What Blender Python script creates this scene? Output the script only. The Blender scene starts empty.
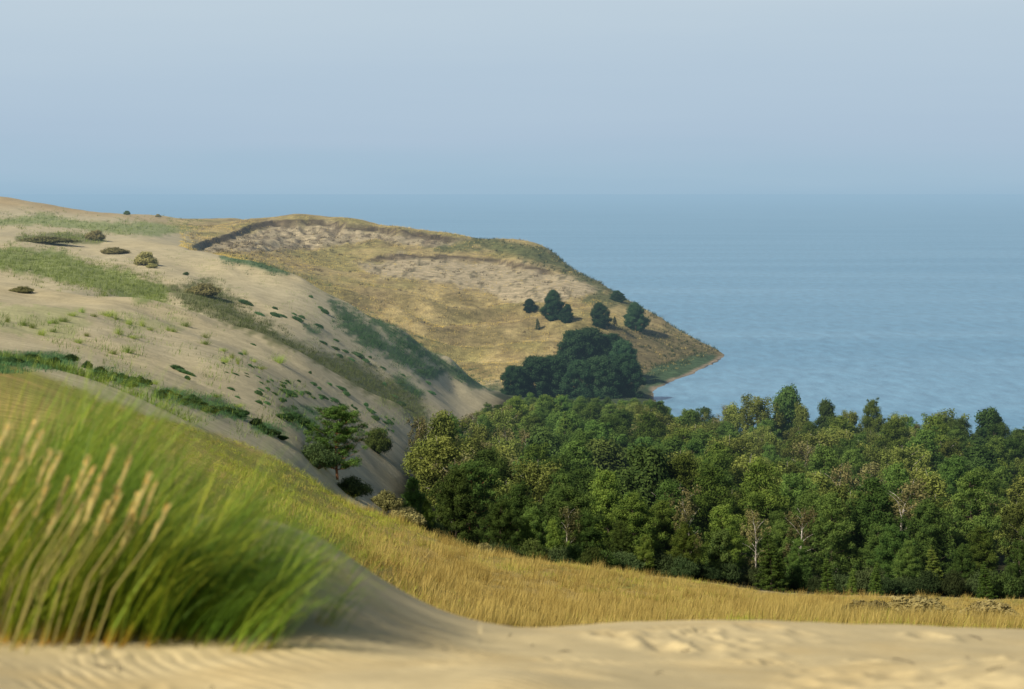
import bpy, math, random
import numpy as np
random.seed(7); rng = np.random.default_rng(11)
SC = bpy.context.scene
COL = SC.collection
R = math.radians
F = 2400.0; CX = 512.0; HY = 193.0; H = 50.0      # focal length in picture widths/1024, eye height above the water

# ------------------------------------------------------------------ noise
def _hash(ix, iy, s):
    h = (ix.astype(np.int64) * 374761393 + iy.astype(np.int64) * 668265263 + s * 974634777) & 0xFFFFFFFF
    h = ((h ^ (h >> 13)) * 1274126177) & 0xFFFFFFFF
    return ((h ^ (h >> 16)) & 0xFFFFFF) / float(0xFFFFFF)
def vnoise(x, y, s=0):
    ix = np.floor(x); iy = np.floor(y); fx = x - ix; fy = y - iy
    fx = fx * fx * (3 - 2 * fx); fy = fy * fy * (3 - 2 * fy)
    ix = ix.astype(np.int64); iy = iy.astype(np.int64)
    a = _hash(ix, iy, s); b = _hash(ix + 1, iy, s); c = _hash(ix, iy + 1, s); d = _hash(ix + 1, iy + 1, s)
    return (a * (1 - fx) + b * fx) * (1 - fy) + (c * (1 - fx) + d * fx) * fy
def fbm(x, y, s=0, o=4):
    t = 0; a = 0.5; n = 0
    for k in range(o):
        t = t + a * vnoise(x * 2 ** k + 17.3 * k, y * 2 ** k - 9.1 * k, s + k); n += a; a *= 0.5
    return t / n
def sstep(a, b, x):
    t = np.clip((x - a) / (b - a), 0, 1); return t * t * (3 - 2 * t)

# ------------------------------------------------------------------ the lie of the land: survey points (bearing, sight line, distance)
CP = []
def P(px, y, D): CP.append((px, y, D))
def Z(px, z, D): CP.append((px, HY + (H - z) * F / D, D))
# the dune top one stands on
for px, dy in ((-350, 0), (0, 0), (500, 0), (1024, 0), (1400, 0)):
    P(px, 850, 6.5)
    P(px, 690 + dy, 9.5)
for a in ((-350, 628, 12), (0, 636, 12), (150, 640, 12), (300, 640, 12), (400, 642, 12.6), (520, 652, 13.5), (700, 652, 14.5), (900, 654, 14.5), (1024, 656, 14.5), (1400, 660, 14.5),
          (-350, 490, 16), (0, 505, 16), (140, 512, 15.8), (270, 523, 15.5), (300, 533, 15.5), (330, 546, 15.5), (365, 568, 16), (400, 590, 16.5), (435, 608, 17), (470, 620, 17.5), (520, 630, 18.2), (600, 628, 19), (700, 626, 20), (800, 628, 20), (900, 630, 20), (1024, 633, 20), (1400, 637, 20),
          (150, 585, 13.6), (270, 585, 13.6), (330, 600, 13.6), (400, 618, 14.3), (470, 634, 15),
          (-350, 560, 21), (0, 570, 21), (270, 600, 20), (330, 625, 20), (400, 655, 20.5), (470, 670, 21), (600, 680, 23), (800, 680, 24), (1024, 680, 24), (1400, 685, 24),
          (-350, 560, 40), (0, 590, 40), (150, 600, 40), (300, 640, 40), (500, 665, 40), (800, 668, 40), (1024, 668, 40), (1400, 668, 40)):
    P(*a)
# grassy slope
for a in ((-350, 400, 90), (-350, 350, 140), (0, 430, 75), (0, 378, 105), (0, 364, 135), (100, 430, 85), (100, 408, 118), (100, 390, 138), (150, 438, 100), (150, 419, 130), (200, 478, 75), (200, 447, 120), (200, 428, 150), (250, 455, 150), (280, 469, 150), (280, 458, 172),
          (300, 520, 85), (300, 497, 140), (335, 498, 188), (370, 513, 190), (400, 568, 110), (400, 610, 75), (400, 522, 188), (450, 547, 190), (500, 602, 110), (500, 627, 78), (500, 558, 195), (600, 569, 205), (650, 577, 210), (700, 628, 80), (700, 605, 140), (700, 583, 212), (760, 592, 215),
          (900, 632, 80), (900, 615, 140), (900, 599, 218), (1024, 637, 80), (1024, 622, 140), (1024, 605, 218), (1400, 645, 80), (1400, 630, 140), (1400, 612, 218)):
    P(*a)
# big sand dune, two spurs with a gully between
for a in ((-350, 300, 250), (-350, 262, 400), (-350, 225, 640), (-350, 195, 850), (-350, 185, 1000), (-350, 210, 1300),
          (0, 346, 180), (0, 312, 250), (0, 281, 330), (0, 286, 358), (0, 279, 395), (0, 265, 445), (0, 245, 520), (0, 228, 640), (0, 222, 720), (0, 212, 850), (0, 197, 1000), (0, 203, 1150), (0, 225, 1400),
          (100, 362, 190), (100, 326, 250), (100, 299, 322), (100, 305, 352), (100, 293, 400), (100, 280, 440), (100, 264, 480), (100, 250, 540), (100, 237, 640), (100, 226, 760), (60, 207, 1000), (100, 213, 1000), (100, 220, 1150),
          (150, 309, 318), (150, 317, 350), (150, 304, 400), (150, 290, 435), (150, 277, 460), (150, 258, 510), (150, 245, 570), (150, 238, 680), (150, 227, 800), (150, 215.5, 1020), (150, 222, 1150),
          (200, 408, 180), (200, 366, 230), (200, 334, 282), (200, 318, 315), (200, 328, 346), (200, 314, 395), (200, 298, 435), (200, 282, 470), (200, 262, 520), (200, 252, 550), (200, 251, 640), (200, 246, 740), (200, 236, 820), (200, 227, 870), (200, 229, 940), (200, 219, 1080),
          (250, 424, 195), (250, 374, 240), (250, 346, 286), (250, 333, 313), (250, 345, 343), (250, 330, 390), (250, 316, 428), (250, 302, 460), (250, 275, 500), (250, 262, 520), (250, 265, 560), (250, 264, 640), (250, 258, 720), (250, 244, 800), (250, 226, 885), (250, 219, 915), (250, 225, 1000), (250, 222, 1100),
          (300, 446, 200), (300, 408, 240), (300, 370, 288), (300, 355, 313), (300, 368, 343), (300, 352, 388), (300, 322, 450), (300, 290, 495), (300, 279, 512), (300, 287, 550), (300, 294, 610), (300, 288, 680), (300, 270, 760), (300, 250, 840), (300, 234, 885), (300, 218, 912), (300, 228, 1000),
          (350, 494, 205), (350, 455, 240), (350, 410, 286), (350, 385, 313), (350, 401, 343), (350, 386, 385), (350, 360, 440), (350, 320, 488), (350, 303, 508), (350, 322, 545), (350, 336, 600), (350, 318, 660), (350, 300, 710), (350, 275, 780), (350, 256, 840), (350, 238, 880), (350, 222, 905),
          (400, 500, 240), (400, 458, 280), (400, 416, 320), (400, 436, 348), (400, 416, 390), (400, 392, 440), (400, 350, 490), (400, 328, 511), (400, 354, 550), (400, 366, 600), (400, 345, 650), (400, 320, 700), (400, 295, 750), (400, 270, 800), (400, 258, 830), (400, 245, 860), (400, 229, 892),
          (450, 466, 340), (450, 443, 400), (450, 412, 460), (450, 380, 507), (450, 358, 521), (450, 386, 560), (450, 385, 600), (450, 365, 640), (450, 340, 690), (450, 315, 730), (450, 290, 770), (450, 265, 820), (450, 250, 855), (450, 236, 886),
          (500, 450, 420), (500, 420, 490), (500, 394, 530), (500, 394, 570), (500, 385, 600), (500, 365, 640), (500, 340, 690), (500, 318, 730), (500, 295, 770), (500, 270, 820), (500, 252, 860), (500, 243, 874), (528, 243, 874),
          (550, 440, 450), (550, 405, 550), (550, 392, 590), (550, 360, 650), (550, 335, 690), (550, 318, 720), (550, 300, 750), (550, 280, 800), (550, 262, 850), (550, 252, 868),
          (600, 435, 470), (600, 400, 570), (600, 384, 612), (600, 350, 680), (600, 325, 712), (600, 300, 765), (600, 282, 825),
          (640, 386, 622), (640, 370, 665), (640, 346, 705), (640, 325, 740), (640, 306, 790),
          (665, 375, 662), (665, 340, 730), (665, 321, 775),
          (690, 362, 698), (690, 348, 730), (690, 336, 760), (710, 348, 745)):
    P(*a)
# far side, shores and lake bed
for a in ((-350, 0, 1800), (0, 0, 1750), (150, 0, 1600), (300, 22, 1080), (400, 26, 1000), (500, 20, 980), (300, -3, 1380), (500, -3, 1200), (550, 18, 950), (550, -3, 1060), (600, 11, 890), (600, -3, 965), (640, 5, 845), (640, -3, 905),
          (690, -1, 798), (690, -3, 850), (725, 0.0, 738), (712, 0.0, 716), (700, 0.0, 688), (688, 0, 664), (670, 0, 638), (652, 0, 610), (735, -2, 742), (640, 1.3, 598), (655, 1.0, 630), (675, 1.0, 658), (693, .9, 690), (708, .8, 714), (664, -.9, 603), (690, -.9, 640), (706, -.9, 672), (620, 1.2, 575), (715, -2, 690), (690, -2, 640), (670, -2, 600), (760, -4, 740), (760, -4, 640), (640, 0.6, 565), (662, -1.2, 560), (672, -1.5, 530), (690, -2.5, 550),
          (700, 1.5, 450), (700, -2, 515), (800, 1.5, 430), (800, -2, 490), (900, 1.5, 425), (900, -2, 480), (1024, 1.5, 420), (1024, -2, 475), (1400, 1.5, 405), (1400, -2, 465),
          (900, -5, 700), (1400, -5, 650), (1400, -5, 1100), (1000, -6, 1600), (700, -5, 1100), (500, -5, 1600), (200, -5, 2000), (-350, -5, 2050), (1400, -6, 2100), (800, -6, 2100), (800, -4, 800), (720, -4, 860),
          # wood floor
          (430, 17, 225), (500, 13, 240), (500, 8, 300), (500, 6, 360), (600, 12, 245), (600, 7, 300), (600, 4, 380), (700, 10.5, 252), (700, 6, 310), (700, 3, 380), (850, 9, 258), (850, 5, 320), (850, 3, 380), (1024, 8.5, 262), (1024, 4.5, 320), (1400, 8, 262), (1400, 4, 320)):
    Z(*a)
CP = np.array(CP)
_seen = {}
for row in CP: _seen[(round(row[0]), round(row[2] * 2) / 2)] = row
CP = np.array(list(_seen.values()))
def _q(px, D): return np.stack([px / 55.0, np.log(D) * 9.0], -1)
_Q = _q(CP[:, 0], CP[:, 2])
def _k(r2): return np.where(r2 > 0, 0.5 * r2 * np.log(r2 + 1e-12), 0)
_n = len(_Q)
_d2 = ((_Q[:, None] - _Q[None]) ** 2).sum(-1)
_A = np.zeros((_n + 3, _n + 3)); _A[:_n, :_n] = _k(_d2) + 0.002 * np.eye(_n)
_A[:_n, _n] = 1; _A[:_n, _n + 1:] = _Q; _A[_n, :_n] = 1; _A[_n + 1:, :_n] = _Q.T
_W = np.linalg.solve(_A, np.concatenate([CP[:, 1], np.zeros(3)]))
def sight(px, D):
    px = np.asarray(px, float).ravel(); D = np.asarray(D, float).ravel()
    out = np.empty(len(px)); q = _q(px, D)
    for i in range(0, len(px), 20000):
        b = q[i:i + 20000]
        d2 = (b[:, :1] - _Q[None, :, 0]) ** 2 + (b[:, 1:2] - _Q[None, :, 1]) ** 2
        out[i:i + 20000] = _k(d2) @ _W[:_n] + _W[_n] + b @ _W[_n + 1:]
    return out

def seg_dist(px, py, a, b):
    ax, ay = a; bx, by = b; dx, dy = bx - ax, by - ay
    t = np.clip(((px - ax) * dx + (py - ay) * dy) / (dx * dx + dy * dy + 1e-9), 0, 1)
    return np.hypot(px - ax - t * dx, py - ay - t * dy)
def poly_sd(px, py, pts):                    # signed distance, positive inside
    d = np.full(px.shape, 1e9); ins = np.zeros(px.shape, bool); n = len(pts)
    for i in range(n):
        a, b = pts[i], pts[(i + 1) % n]
        d = np.minimum(d, seg_dist(px, py, a, b))
        if a[1] != b[1]:
            c = ((a[1] > py) != (b[1] > py)) & (px < (b[0] - a[0]) * (py - a[1]) / (b[1] - a[1]) + a[0])
            ins ^= c
    return np.where(ins, d, -d)
def line_y(px, pts):
    xs = [p[0] for p in pts]; ys = [p[1] for p in pts]
    return np.interp(px, xs, ys)

SCARPS = [(((188, 246), (210, 240), (232, 233), (250, 225), (270, 220), (310, 219.4), (350, 223), (385, 227.5), (425, 233), (460, 237.5)), 1.6, 560),
          (((365, 259), (385, 255), (420, 253), (460, 255.5), (500, 260), (530, 265), (556, 272)), 1.1, 600)]
def land(px, D):
    """height of the ground; px is a bearing (x/D*F+CX), D the distance north"""
    px = np.asarray(px, float); sh = px.shape; px = px.ravel(); D = np.broadcast_to(np.asarray(D, float), sh).ravel()
    y = sight(px, D); z = H - (y - HY) * D / F
    x = (px - CX) * D / F
    # scarps on the headland: a small cliff under the turf edge
    for pts, hgt, dmin in SCARPS:
        ly = line_y(px, pts) + 1.2 * (fbm(px / 9, px * 0, 5) - .5)
        w = sstep(pts[0][0] - 4, pts[0][0] + 14, px) * (1 - sstep(pts[-1][0] - 14, pts[-1][0] + 4, px)) * (D > dmin)
        z = z - hgt * w * sstep(0.0, 1.6, y - ly) * (1 - sstep(4, 22, y - ly))
    m = D > 45
    z = z + np.where(m, 0.22 * (fbm(x / 9, D / 9, 1, 4) - .5) * np.clip(D / 250, .3, 1.6), 0)
    z = z + sstep(170, 230, D) * (1 - sstep(500, 600, D)) * (1 - sstep(420, 500, px)) * (2.2 * (fbm(x / 14 + D / 55, D / 36, 101, 3) - .5))
    hd = sstep(540, 640, D) * sstep(150, 230, px)
    hump = poly_sd(px, y, [(200, 243), (232, 233), (270, 221), (330, 221), (420, 234), (470, 240), (430, 247), (370, 243), (330, 256), (260, 254), (215, 252)])
    z = z + hd * sstep(-4, 4, hump) * 2.6 * (fbm(x / 2.6, D / 8, 31, 2) - .5)
    low = poly_sd(px, y, [(290, 285), (400, 290), (560, 305), (640, 335), (560, 360), (500, 390), (400, 350)])
    z = z + hd * sstep(-6, 8, low) * (1.7 * np.sin(D / 5.2 + 2.4 * fbm(x / 22, D / 40, 3, 2) * 3 + x / 26) + 1.2 * (fbm(x / 6, D / 12, 41, 3) - .5))
    z = z + hd * 0.9 * (fbm(x / 7, D / 14, 51, 3) - .5) * sstep(.2, 4, z)
    # the near spur breaks off sharply into the gully behind it
    dr = np.interp(px, [0, 100, 200, 300, 400], [330, 322, 315, 313, 320]); dd = D - dr + 5 * (fbm(px / 22, px * 0, 171, 3) - .5)
    z = z - 3.0 * sstep(90, 190, px) * (1 - sstep(425, 460, px)) * sstep(0, 16, dd) * (1 - sstep(34, 74, dd)) + .9 * sstep(60, 160, px) * (1 - sstep(425, 460, px)) * sstep(-40, 0, dd) * (1 - sstep(0, 10, dd))
    # hummocks in the sand plateau
    pl = sstep(380, 450, D) * (1 - sstep(160, 240, px))
    z = z + pl * 1.2 * (fbm(x / 12, D / 22, 61, 3) - .5)
    sp = (np.interp(D, [440, 470, 540, 590, 603, 625, 659, 694, 722, 736, 745, 800, 905], [700, 690, 664, 654, 651, 664, 690, 710, 722, 726, 723, 692, 642]) - px) * D / F + 1.6 * (fbm(D / 7, D * 0, 201, 3) - .5)
    e_ = (D > 440) & (D < 905) & (px > 560)
    z = np.where(e_ & (sp > 0), np.maximum(z, np.clip(sp * .16, 0, 1.3)), z); z = np.where(e_ & (sp <= 0), np.minimum(z, np.maximum(sp * .2, -3)), z)
    return z.reshape(sh), y.reshape(sh)

# ------------------------------------------------------------------ sight table: where a bearing and sight line meet the ground
_TP = np.arange(-340, 1400, 4.0); _TD = np.exp(np.linspace(math.log(7), math.log(1500), 1100))
_TPg, _TDg = np.meshgrid(_TP, _TD, indexing='ij')
_Tz, _ = land(_TPg, _TDg)
_Ty = HY + (H - _Tz) * F / _TDg
_Tm = np.minimum.accumulate(_Ty, axis=1)
def pick(px, py, dmin=0):
    i = int(np.clip(round((px + 340) / 4), 0, len(_TP) - 1))
    j0 = int(np.searchsorted(_TD, dmin)) if dmin else 0
    col = np.minimum.accumulate(_Ty[i, j0:]) if dmin else _Tm[i]
    k = np.argmax(col <= py) if (col <= py).any() else len(col) - 1
    D = _TD[j0 + k]
    return ground(px, D)
def ground(px, D):
    z, _ = land(np.array([float(px)]), np.array([float(D)]))
    return ((px - CX) * D / F, float(D), float(z[0]))
def ground_many(px, D):
    px = np.asarray(px, float); D = np.asarray(D, float)
    z, y = land(px, D); return np.stack([(px - CX) * D / F, D, z], -1)
def pick_many(px, py, dmin):
    j0 = int(np.searchsorted(_TD, dmin)); out = np.empty(len(px))
    cache = {}
    for n, (a, b) in enumerate(zip(px, py)):
        i = int(np.clip(round((a + 340) / 4), 0, len(_TP) - 1))
        if i not in cache: cache[i] = np.minimum.accumulate(_Ty[i, j0:])
        c = cache[i]; k = len(c) - np.searchsorted(c[::-1], b, side='right')
        out[n] = _TD[j0 + min(k, len(c) - 1)]
    return out

# ------------------------------------------------------------------ materials
def nodes(m):
    m.use_nodes = True; nt = m.node_tree; nt.nodes.clear(); return nt
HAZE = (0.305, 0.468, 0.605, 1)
def painted_haze(nt, shader, dist=6800.0):
    """haze painted into the surface as a blue glow: grows with how far north of the dune top a surface lies"""
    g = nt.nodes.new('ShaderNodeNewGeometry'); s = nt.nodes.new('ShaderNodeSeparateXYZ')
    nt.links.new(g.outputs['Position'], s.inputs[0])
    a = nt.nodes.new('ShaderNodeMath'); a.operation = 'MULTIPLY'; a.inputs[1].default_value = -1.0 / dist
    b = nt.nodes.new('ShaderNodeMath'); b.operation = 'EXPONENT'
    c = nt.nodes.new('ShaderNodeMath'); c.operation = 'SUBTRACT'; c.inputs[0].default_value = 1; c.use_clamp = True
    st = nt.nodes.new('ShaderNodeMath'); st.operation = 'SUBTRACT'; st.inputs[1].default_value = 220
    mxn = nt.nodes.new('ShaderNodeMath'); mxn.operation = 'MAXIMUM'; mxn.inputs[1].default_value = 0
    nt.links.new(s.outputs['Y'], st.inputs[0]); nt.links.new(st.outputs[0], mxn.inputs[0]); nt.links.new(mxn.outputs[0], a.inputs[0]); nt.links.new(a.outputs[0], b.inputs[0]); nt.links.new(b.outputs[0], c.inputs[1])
    e = nt.nodes.new('ShaderNodeEmission'); e.inputs[0].default_value = HAZE  # painted airlight: distant surfaces emit the haze colour, no fog volume
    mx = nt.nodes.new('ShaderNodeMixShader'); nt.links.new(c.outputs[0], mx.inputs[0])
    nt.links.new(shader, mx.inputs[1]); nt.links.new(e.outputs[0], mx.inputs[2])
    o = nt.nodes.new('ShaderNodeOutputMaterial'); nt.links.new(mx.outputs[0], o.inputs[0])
def mixc(nt, fac, a, b, mode='MIX'):
    n = nt.nodes.new('ShaderNodeMix'); n.data_type = 'RGBA'; n.blend_type = mode
    for v, i in ((fac, 0), (a, 6), (b, 7)):
        if hasattr(v, 'links'): nt.links.new(v, n.inputs[i])
        else: n.inputs[i].default_value = v
    return n.outputs[2]
def ramp(nt, v, stops):
    r = nt.nodes.new('ShaderNodeValToRGB'); nt.links.new(v, r.inputs[0])
    while len(r.color_ramp.elements) < len(stops): r.color_ramp.elements.new(0.5)
    for e, (p, c) in zip(r.color_ramp.elements, stops):
        e.position = p; e.color = c if len(c) == 4 else (*c, 1)
    return r.outputs[0]
def noise(nt, scale, detail=4, vec=None, rough=.5):
    n = nt.nodes.new('ShaderNodeTexNoise'); n.inputs['Scale'].default_value = scale; n.inputs['Detail'].default_value = detail; n.inputs['Roughness'].default_value = rough
    if vec is None:
        g = nt.nodes.new('ShaderNodeNewGeometry'); vec = g.outputs['Position']
    nt.links.new(vec, n.inputs['Vector']); return n.outputs['Fac']
def mat_land(name, fine, amp, bump, bdist):
    m = bpy.data.materials.new(name); nt = nodes(m)
    at = nt.nodes.new('ShaderNodeAttribute'); at.attribute_name = 'tint'
    n1 = noise(nt, fine, 6, rough=.65); n2 = noise(nt, fine * 6, 4, rough=.6)
    v = ramp(nt, n1, [(.3, (1 - amp,) * 3), (.7, (1 + amp,) * 3)])
    c = mixc(nt, 1.0, at.outputs['Color'], v, 'MULTIPLY')
    v2 = ramp(nt, n2, [(.3, (1 - amp * .6,) * 3), (.7, (1 + amp * .6,) * 3)])
    c = mixc(nt, 1.0, c, v2, 'MULTIPLY')
    p = nt.nodes.new('ShaderNodeBsdfPrincipled'); nt.links.new(c, p.inputs['Base Color']); p.inputs['Roughness'].default_value = .95
    p.inputs['Specular IOR Level'].default_value = .1
    b = nt.nodes.new('ShaderNodeBump'); b.inputs['Strength'].default_value = bump; b.inputs['Distance'].default_value = bdist
    nt.links.new(n2, b.inputs['Height']); nt.links.new(b.outputs[0], p.inputs['Normal'])
    painted_haze(nt, p.outputs[0]); return m
M_FGSAND = mat_land('rippled_sand', 3.0, .10, .35, .01)
M_DUNE = mat_land('dune_sand', .35, .17, .8, .16)
M_MEADOW = mat_land('grass_soil', 1.2, .3, .8, .2)
M_HEAD = mat_land('headland_turf', .35, .42, 1.0, 1.0)
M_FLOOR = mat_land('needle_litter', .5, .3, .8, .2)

def mat_leaf(name, dark, light, trans=.33, hue=.06, rough=.75, haze_d=6800.0):
    m = bpy.data.materials.new(name); nt = nodes(m)
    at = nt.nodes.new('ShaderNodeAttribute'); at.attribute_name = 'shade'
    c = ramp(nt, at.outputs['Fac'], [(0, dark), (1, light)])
    oi = nt.nodes.new('ShaderNodeObjectInfo')
    hs = nt.nodes.new('ShaderNodeHueSaturation')
    mr = nt.nodes.new('ShaderNodeMapRange'); mr.inputs[3].default_value = .5 - hue; mr.inputs[4].default_value = .5 + hue * .5
    nt.links.new(oi.outputs['Random'], mr.inputs[0]); nt.links.new(mr.outputs[0], hs.inputs['Hue'])
    ml = nt.nodes.new('ShaderNodeMath'); ml.operation = 'MULTIPLY'; ml.inputs[1].default_value = 7.31
    fr = nt.nodes.new('ShaderNodeMath'); fr.operation = 'FRACT'; nt.links.new(oi.outputs['Random'], ml.inputs[0]); nt.links.new(ml.outputs[0], fr.inputs[0])
    mv = nt.nodes.new('ShaderNodeMapRange'); mv.inputs[3].default_value = .62; mv.inputs[4].default_value = 1.5
    nt.links.new(fr.outputs[0], mv.inputs[0]); nt.links.new(mv.outputs[0], hs.inputs['Value']); nt.links.new(c, hs.inputs['Color'])
    c = hs.outputs[0]
    d = nt.nodes.new('ShaderNodeBsdfPrincipled'); d.inputs['Roughness'].default_value = rough; d.inputs['Specular IOR Level'].default_value = .04; nt.links.new(c, d.inputs['Base Color'])
    t = nt.nodes.new('ShaderNodeBsdfTranslucent'); nt.links.new(c, t.inputs[0])
    mx = nt.nodes.new('ShaderNodeMixShader'); mx.inputs[0].default_value = trans
    nt.links.new(d.outputs[0], mx.inputs[1]); nt.links.new(t.outputs[0], mx.inputs[2])
    painted_haze(nt, mx.outputs[0], haze_d); return m
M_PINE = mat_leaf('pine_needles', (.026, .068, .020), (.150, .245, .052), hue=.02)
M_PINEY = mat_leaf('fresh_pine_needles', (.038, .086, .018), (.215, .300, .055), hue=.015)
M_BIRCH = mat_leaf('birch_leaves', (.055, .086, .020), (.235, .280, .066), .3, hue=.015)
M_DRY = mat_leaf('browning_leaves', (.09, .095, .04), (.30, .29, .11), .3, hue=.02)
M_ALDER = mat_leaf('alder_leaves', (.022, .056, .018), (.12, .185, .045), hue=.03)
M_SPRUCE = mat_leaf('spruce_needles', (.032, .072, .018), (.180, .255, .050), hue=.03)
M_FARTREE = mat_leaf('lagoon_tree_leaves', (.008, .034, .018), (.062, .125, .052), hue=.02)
M_SCRUB = mat_leaf('scrub_leaves', (.025, .050, .020), (.085, .125, .045), hue=.03)
M_MARRAM = mat_leaf('marram_blades', (.10, .160, .032), (.35, .46, .11), .25, hue=.02)
M_TEAL = mat_leaf('dense_dune_green', (.034, .095, .040), (.120, .230, .095), .25, hue=.02)
M_OLIVE = mat_leaf('dry_dune_turf', (.075, .098, .030), (.22, .265, .080), .25, hue=.02)
M_HEATH = mat_leaf('grey_heath_twigs', (.10, .085, .03), (.36, .32, .13), .2, hue=.02)
M_HEATH2 = mat_leaf('turf_clods', (.05, .045, .022), (.20, .17, .08), .2, hue=.02)
M_HUM = mat_leaf('hummock_grass', (.10, .10, .04), (.40, .38, .15), .25, hue=.02)
M_CREEP = mat_leaf('creeping_shrub_leaves', (.020, .052, .022), (.075, .145, .050), hue=.02)
M_GOLD = mat_leaf('golden_grass_blades', (.40, .275, .06), (1.0, .82, .27), .42, hue=.01)
M_MIDGREEN = mat_leaf('meadow_green_blades', (.13, .165, .022), (.44, .48, .08), .3, hue=.01)
M_FGBLADE = None
def mat_bark(name, c1, c2, scale):
    m = bpy.data.materials.new(name); nt = nodes(m)
    tc = nt.nodes.new('ShaderNodeTexCoord'); mp = nt.nodes.new('ShaderNodeMapping'); mp.inputs['Scale'].default_value = (1, 1, .35)
    nt.links.new(tc.outputs['Object'], mp.inputs[0])
    c = ramp(nt, noise(nt, scale, 5, mp.outputs[0]), [(.38, c1), (.62, c2)])
    p = nt.nodes.new('ShaderNodeBsdfPrincipled'); nt.links.new(c, p.inputs['Base Color']); p.inputs['Roughness'].default_value = .9
    painted_haze(nt, p.outputs[0]); return m
M_BARK = mat_bark('grey_bark', (.05, .038, .026), (.14, .11, .08), 5)
M_REDBARK = mat_bark('red_pine_bark', (.16, .075, .035), (.34, .16, .07), 5)
M_WHITEBARK = mat_bark('white_birch_bark', (.17, .15, .125), (.60, .56, .50), 4)
def mat_blade(name, base, mid, tip, tr=.35):
    m = bpy.data.materials.new(name); nt = nodes(m)
    at = nt.nodes.new('ShaderNodeAttribute'); at.attribute_name = 'along'
    sh = nt.nodes.new('ShaderNodeAttribute'); sh.attribute_name = 'shade'
    c = ramp(nt, at.outputs['Fac'], [(0, base), (.17, mid), (1, tip)])
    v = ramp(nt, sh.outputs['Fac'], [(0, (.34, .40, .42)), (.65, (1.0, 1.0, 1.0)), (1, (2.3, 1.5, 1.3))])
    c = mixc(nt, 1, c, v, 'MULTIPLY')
    d = nt.nodes.new('ShaderNodeBsdfPrincipled'); d.inputs['Roughness'].default_value = .5; d.inputs['Specular IOR Level'].default_value = .3; nt.links.new(c, d.inputs['Base Color'])
    t = nt.nodes.new('ShaderNodeBsdfTranslucent'); nt.links.new(c, t.inputs[0])
    mx = nt.nodes.new('ShaderNodeMixShader'); mx.inputs[0].default_value = tr
    nt.links.new(d.outputs[0], mx.inputs[1]); nt.links.new(t.outputs[0], mx.inputs[2])
    painted_haze(nt, mx.outputs[0]); return m
M_BLADE = mat_blade('beach_grass_blades', (.46, .34, .07), (.135, .260, .022), (.27, .41, .05))
M_SEED = mat_blade('seed_head_straw', (.46, .42, .085), (.56, .48, .16), (.62, .53, .20), .25)

# ------------------------------------------------------------------ mesh helpers
def mesh_np(name, V, Fq, mat, attrs=(), smooth=False):
    """V (n,3), Fq (m,k) all faces with k corners"""
    me = bpy.data.meshes.new(name); n, m, k = len(V), len(Fq), Fq.shape[1]
    me.vertices.add(n); me.vertices.foreach_set('co', np.ascontiguousarray(V, np.float32).ravel())
    me.loops.add(m * k); me.loops.foreach_set('vertex_index', np.ascontiguousarray(Fq, np.int32).ravel())
    me.polygons.add(m); me.polygons.foreach_set('loop_start', np.arange(0, m * k, k, dtype=np.int32))
    me.polygons.foreach_set('use_smooth', np.full(m, smooth, bool))
    for an, typ, data in attrs:
        a = me.attributes.new(an, typ, 'POINT')
        a.data.foreach_set('color' if typ == 'FLOAT_COLOR' else 'value', np.ascontiguousarray(data, np.float32).ravel())
    me.update(calc_edges=True); me.materials.append(mat); return me
def link(name, me, parent=None, loc=None, **props):
    o = bpy.data.objects.new(name, me); COL.objects.link(o)
    if parent is not None: o.parent = parent
    if loc is not None: o.location = loc
    for k, v in props.items(): o[k] = v
    return o
def tubes(paths, sides=6):
    V = []; Fc = []
    for pts, rad in paths:
        pts = np.array(pts, float); b0 = len(V)
        for i, p in enumerate(pts):
            t = pts[min(i + 1, len(pts) - 1)] - pts[max(i - 1, 0)]; t /= np.linalg.norm(t) + 1e-9
            u = np.cross(t, (0.3, 1, 0.1)); u /= np.linalg.norm(u) + 1e-9; w = np.cross(t, u)
            for s in range(sides):
                a = 2 * math.pi * s / sides
                V.append(p + rad[i] * (math.cos(a) * u + math.sin(a) * w))
        for i in range(len(pts) - 1):
            for s in range(sides):
                s2 = (s + 1) % sides
                Fc.append((b0 + i * sides + s, b0 + i * sides + s2, b0 + (i + 1) * sides + s2, b0 + (i + 1) * sides + s))
    return np.array(V), np.array(Fc)
def leaves(cent, nrm, size, shade, aspect=.5, axis=None):
    """rhombic leaf faces"""
    n = len(cent); nrm = nrm / (np.linalg.norm(nrm, axis=1, keepdims=True) + 1e-9)
    a = rng.normal(size=(n, 3)) if axis is None else axis + .35 * rng.normal(size=(n, 3))
    u = a - (a * nrm).sum(1, keepdims=True) * nrm; u /= np.linalg.norm(u, axis=1, keepdims=True) + 1e-9
    w = np.cross(nrm, u); s = np.asarray(size).reshape(-1, 1)
    V = np.stack([cent - u * s, cent + w * s * aspect, cent + u * s, cent - w * s * aspect], 1).reshape(-1, 3)
    return V, np.arange(n * 4).reshape(n, 4), np.repeat(shade, 4)

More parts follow.
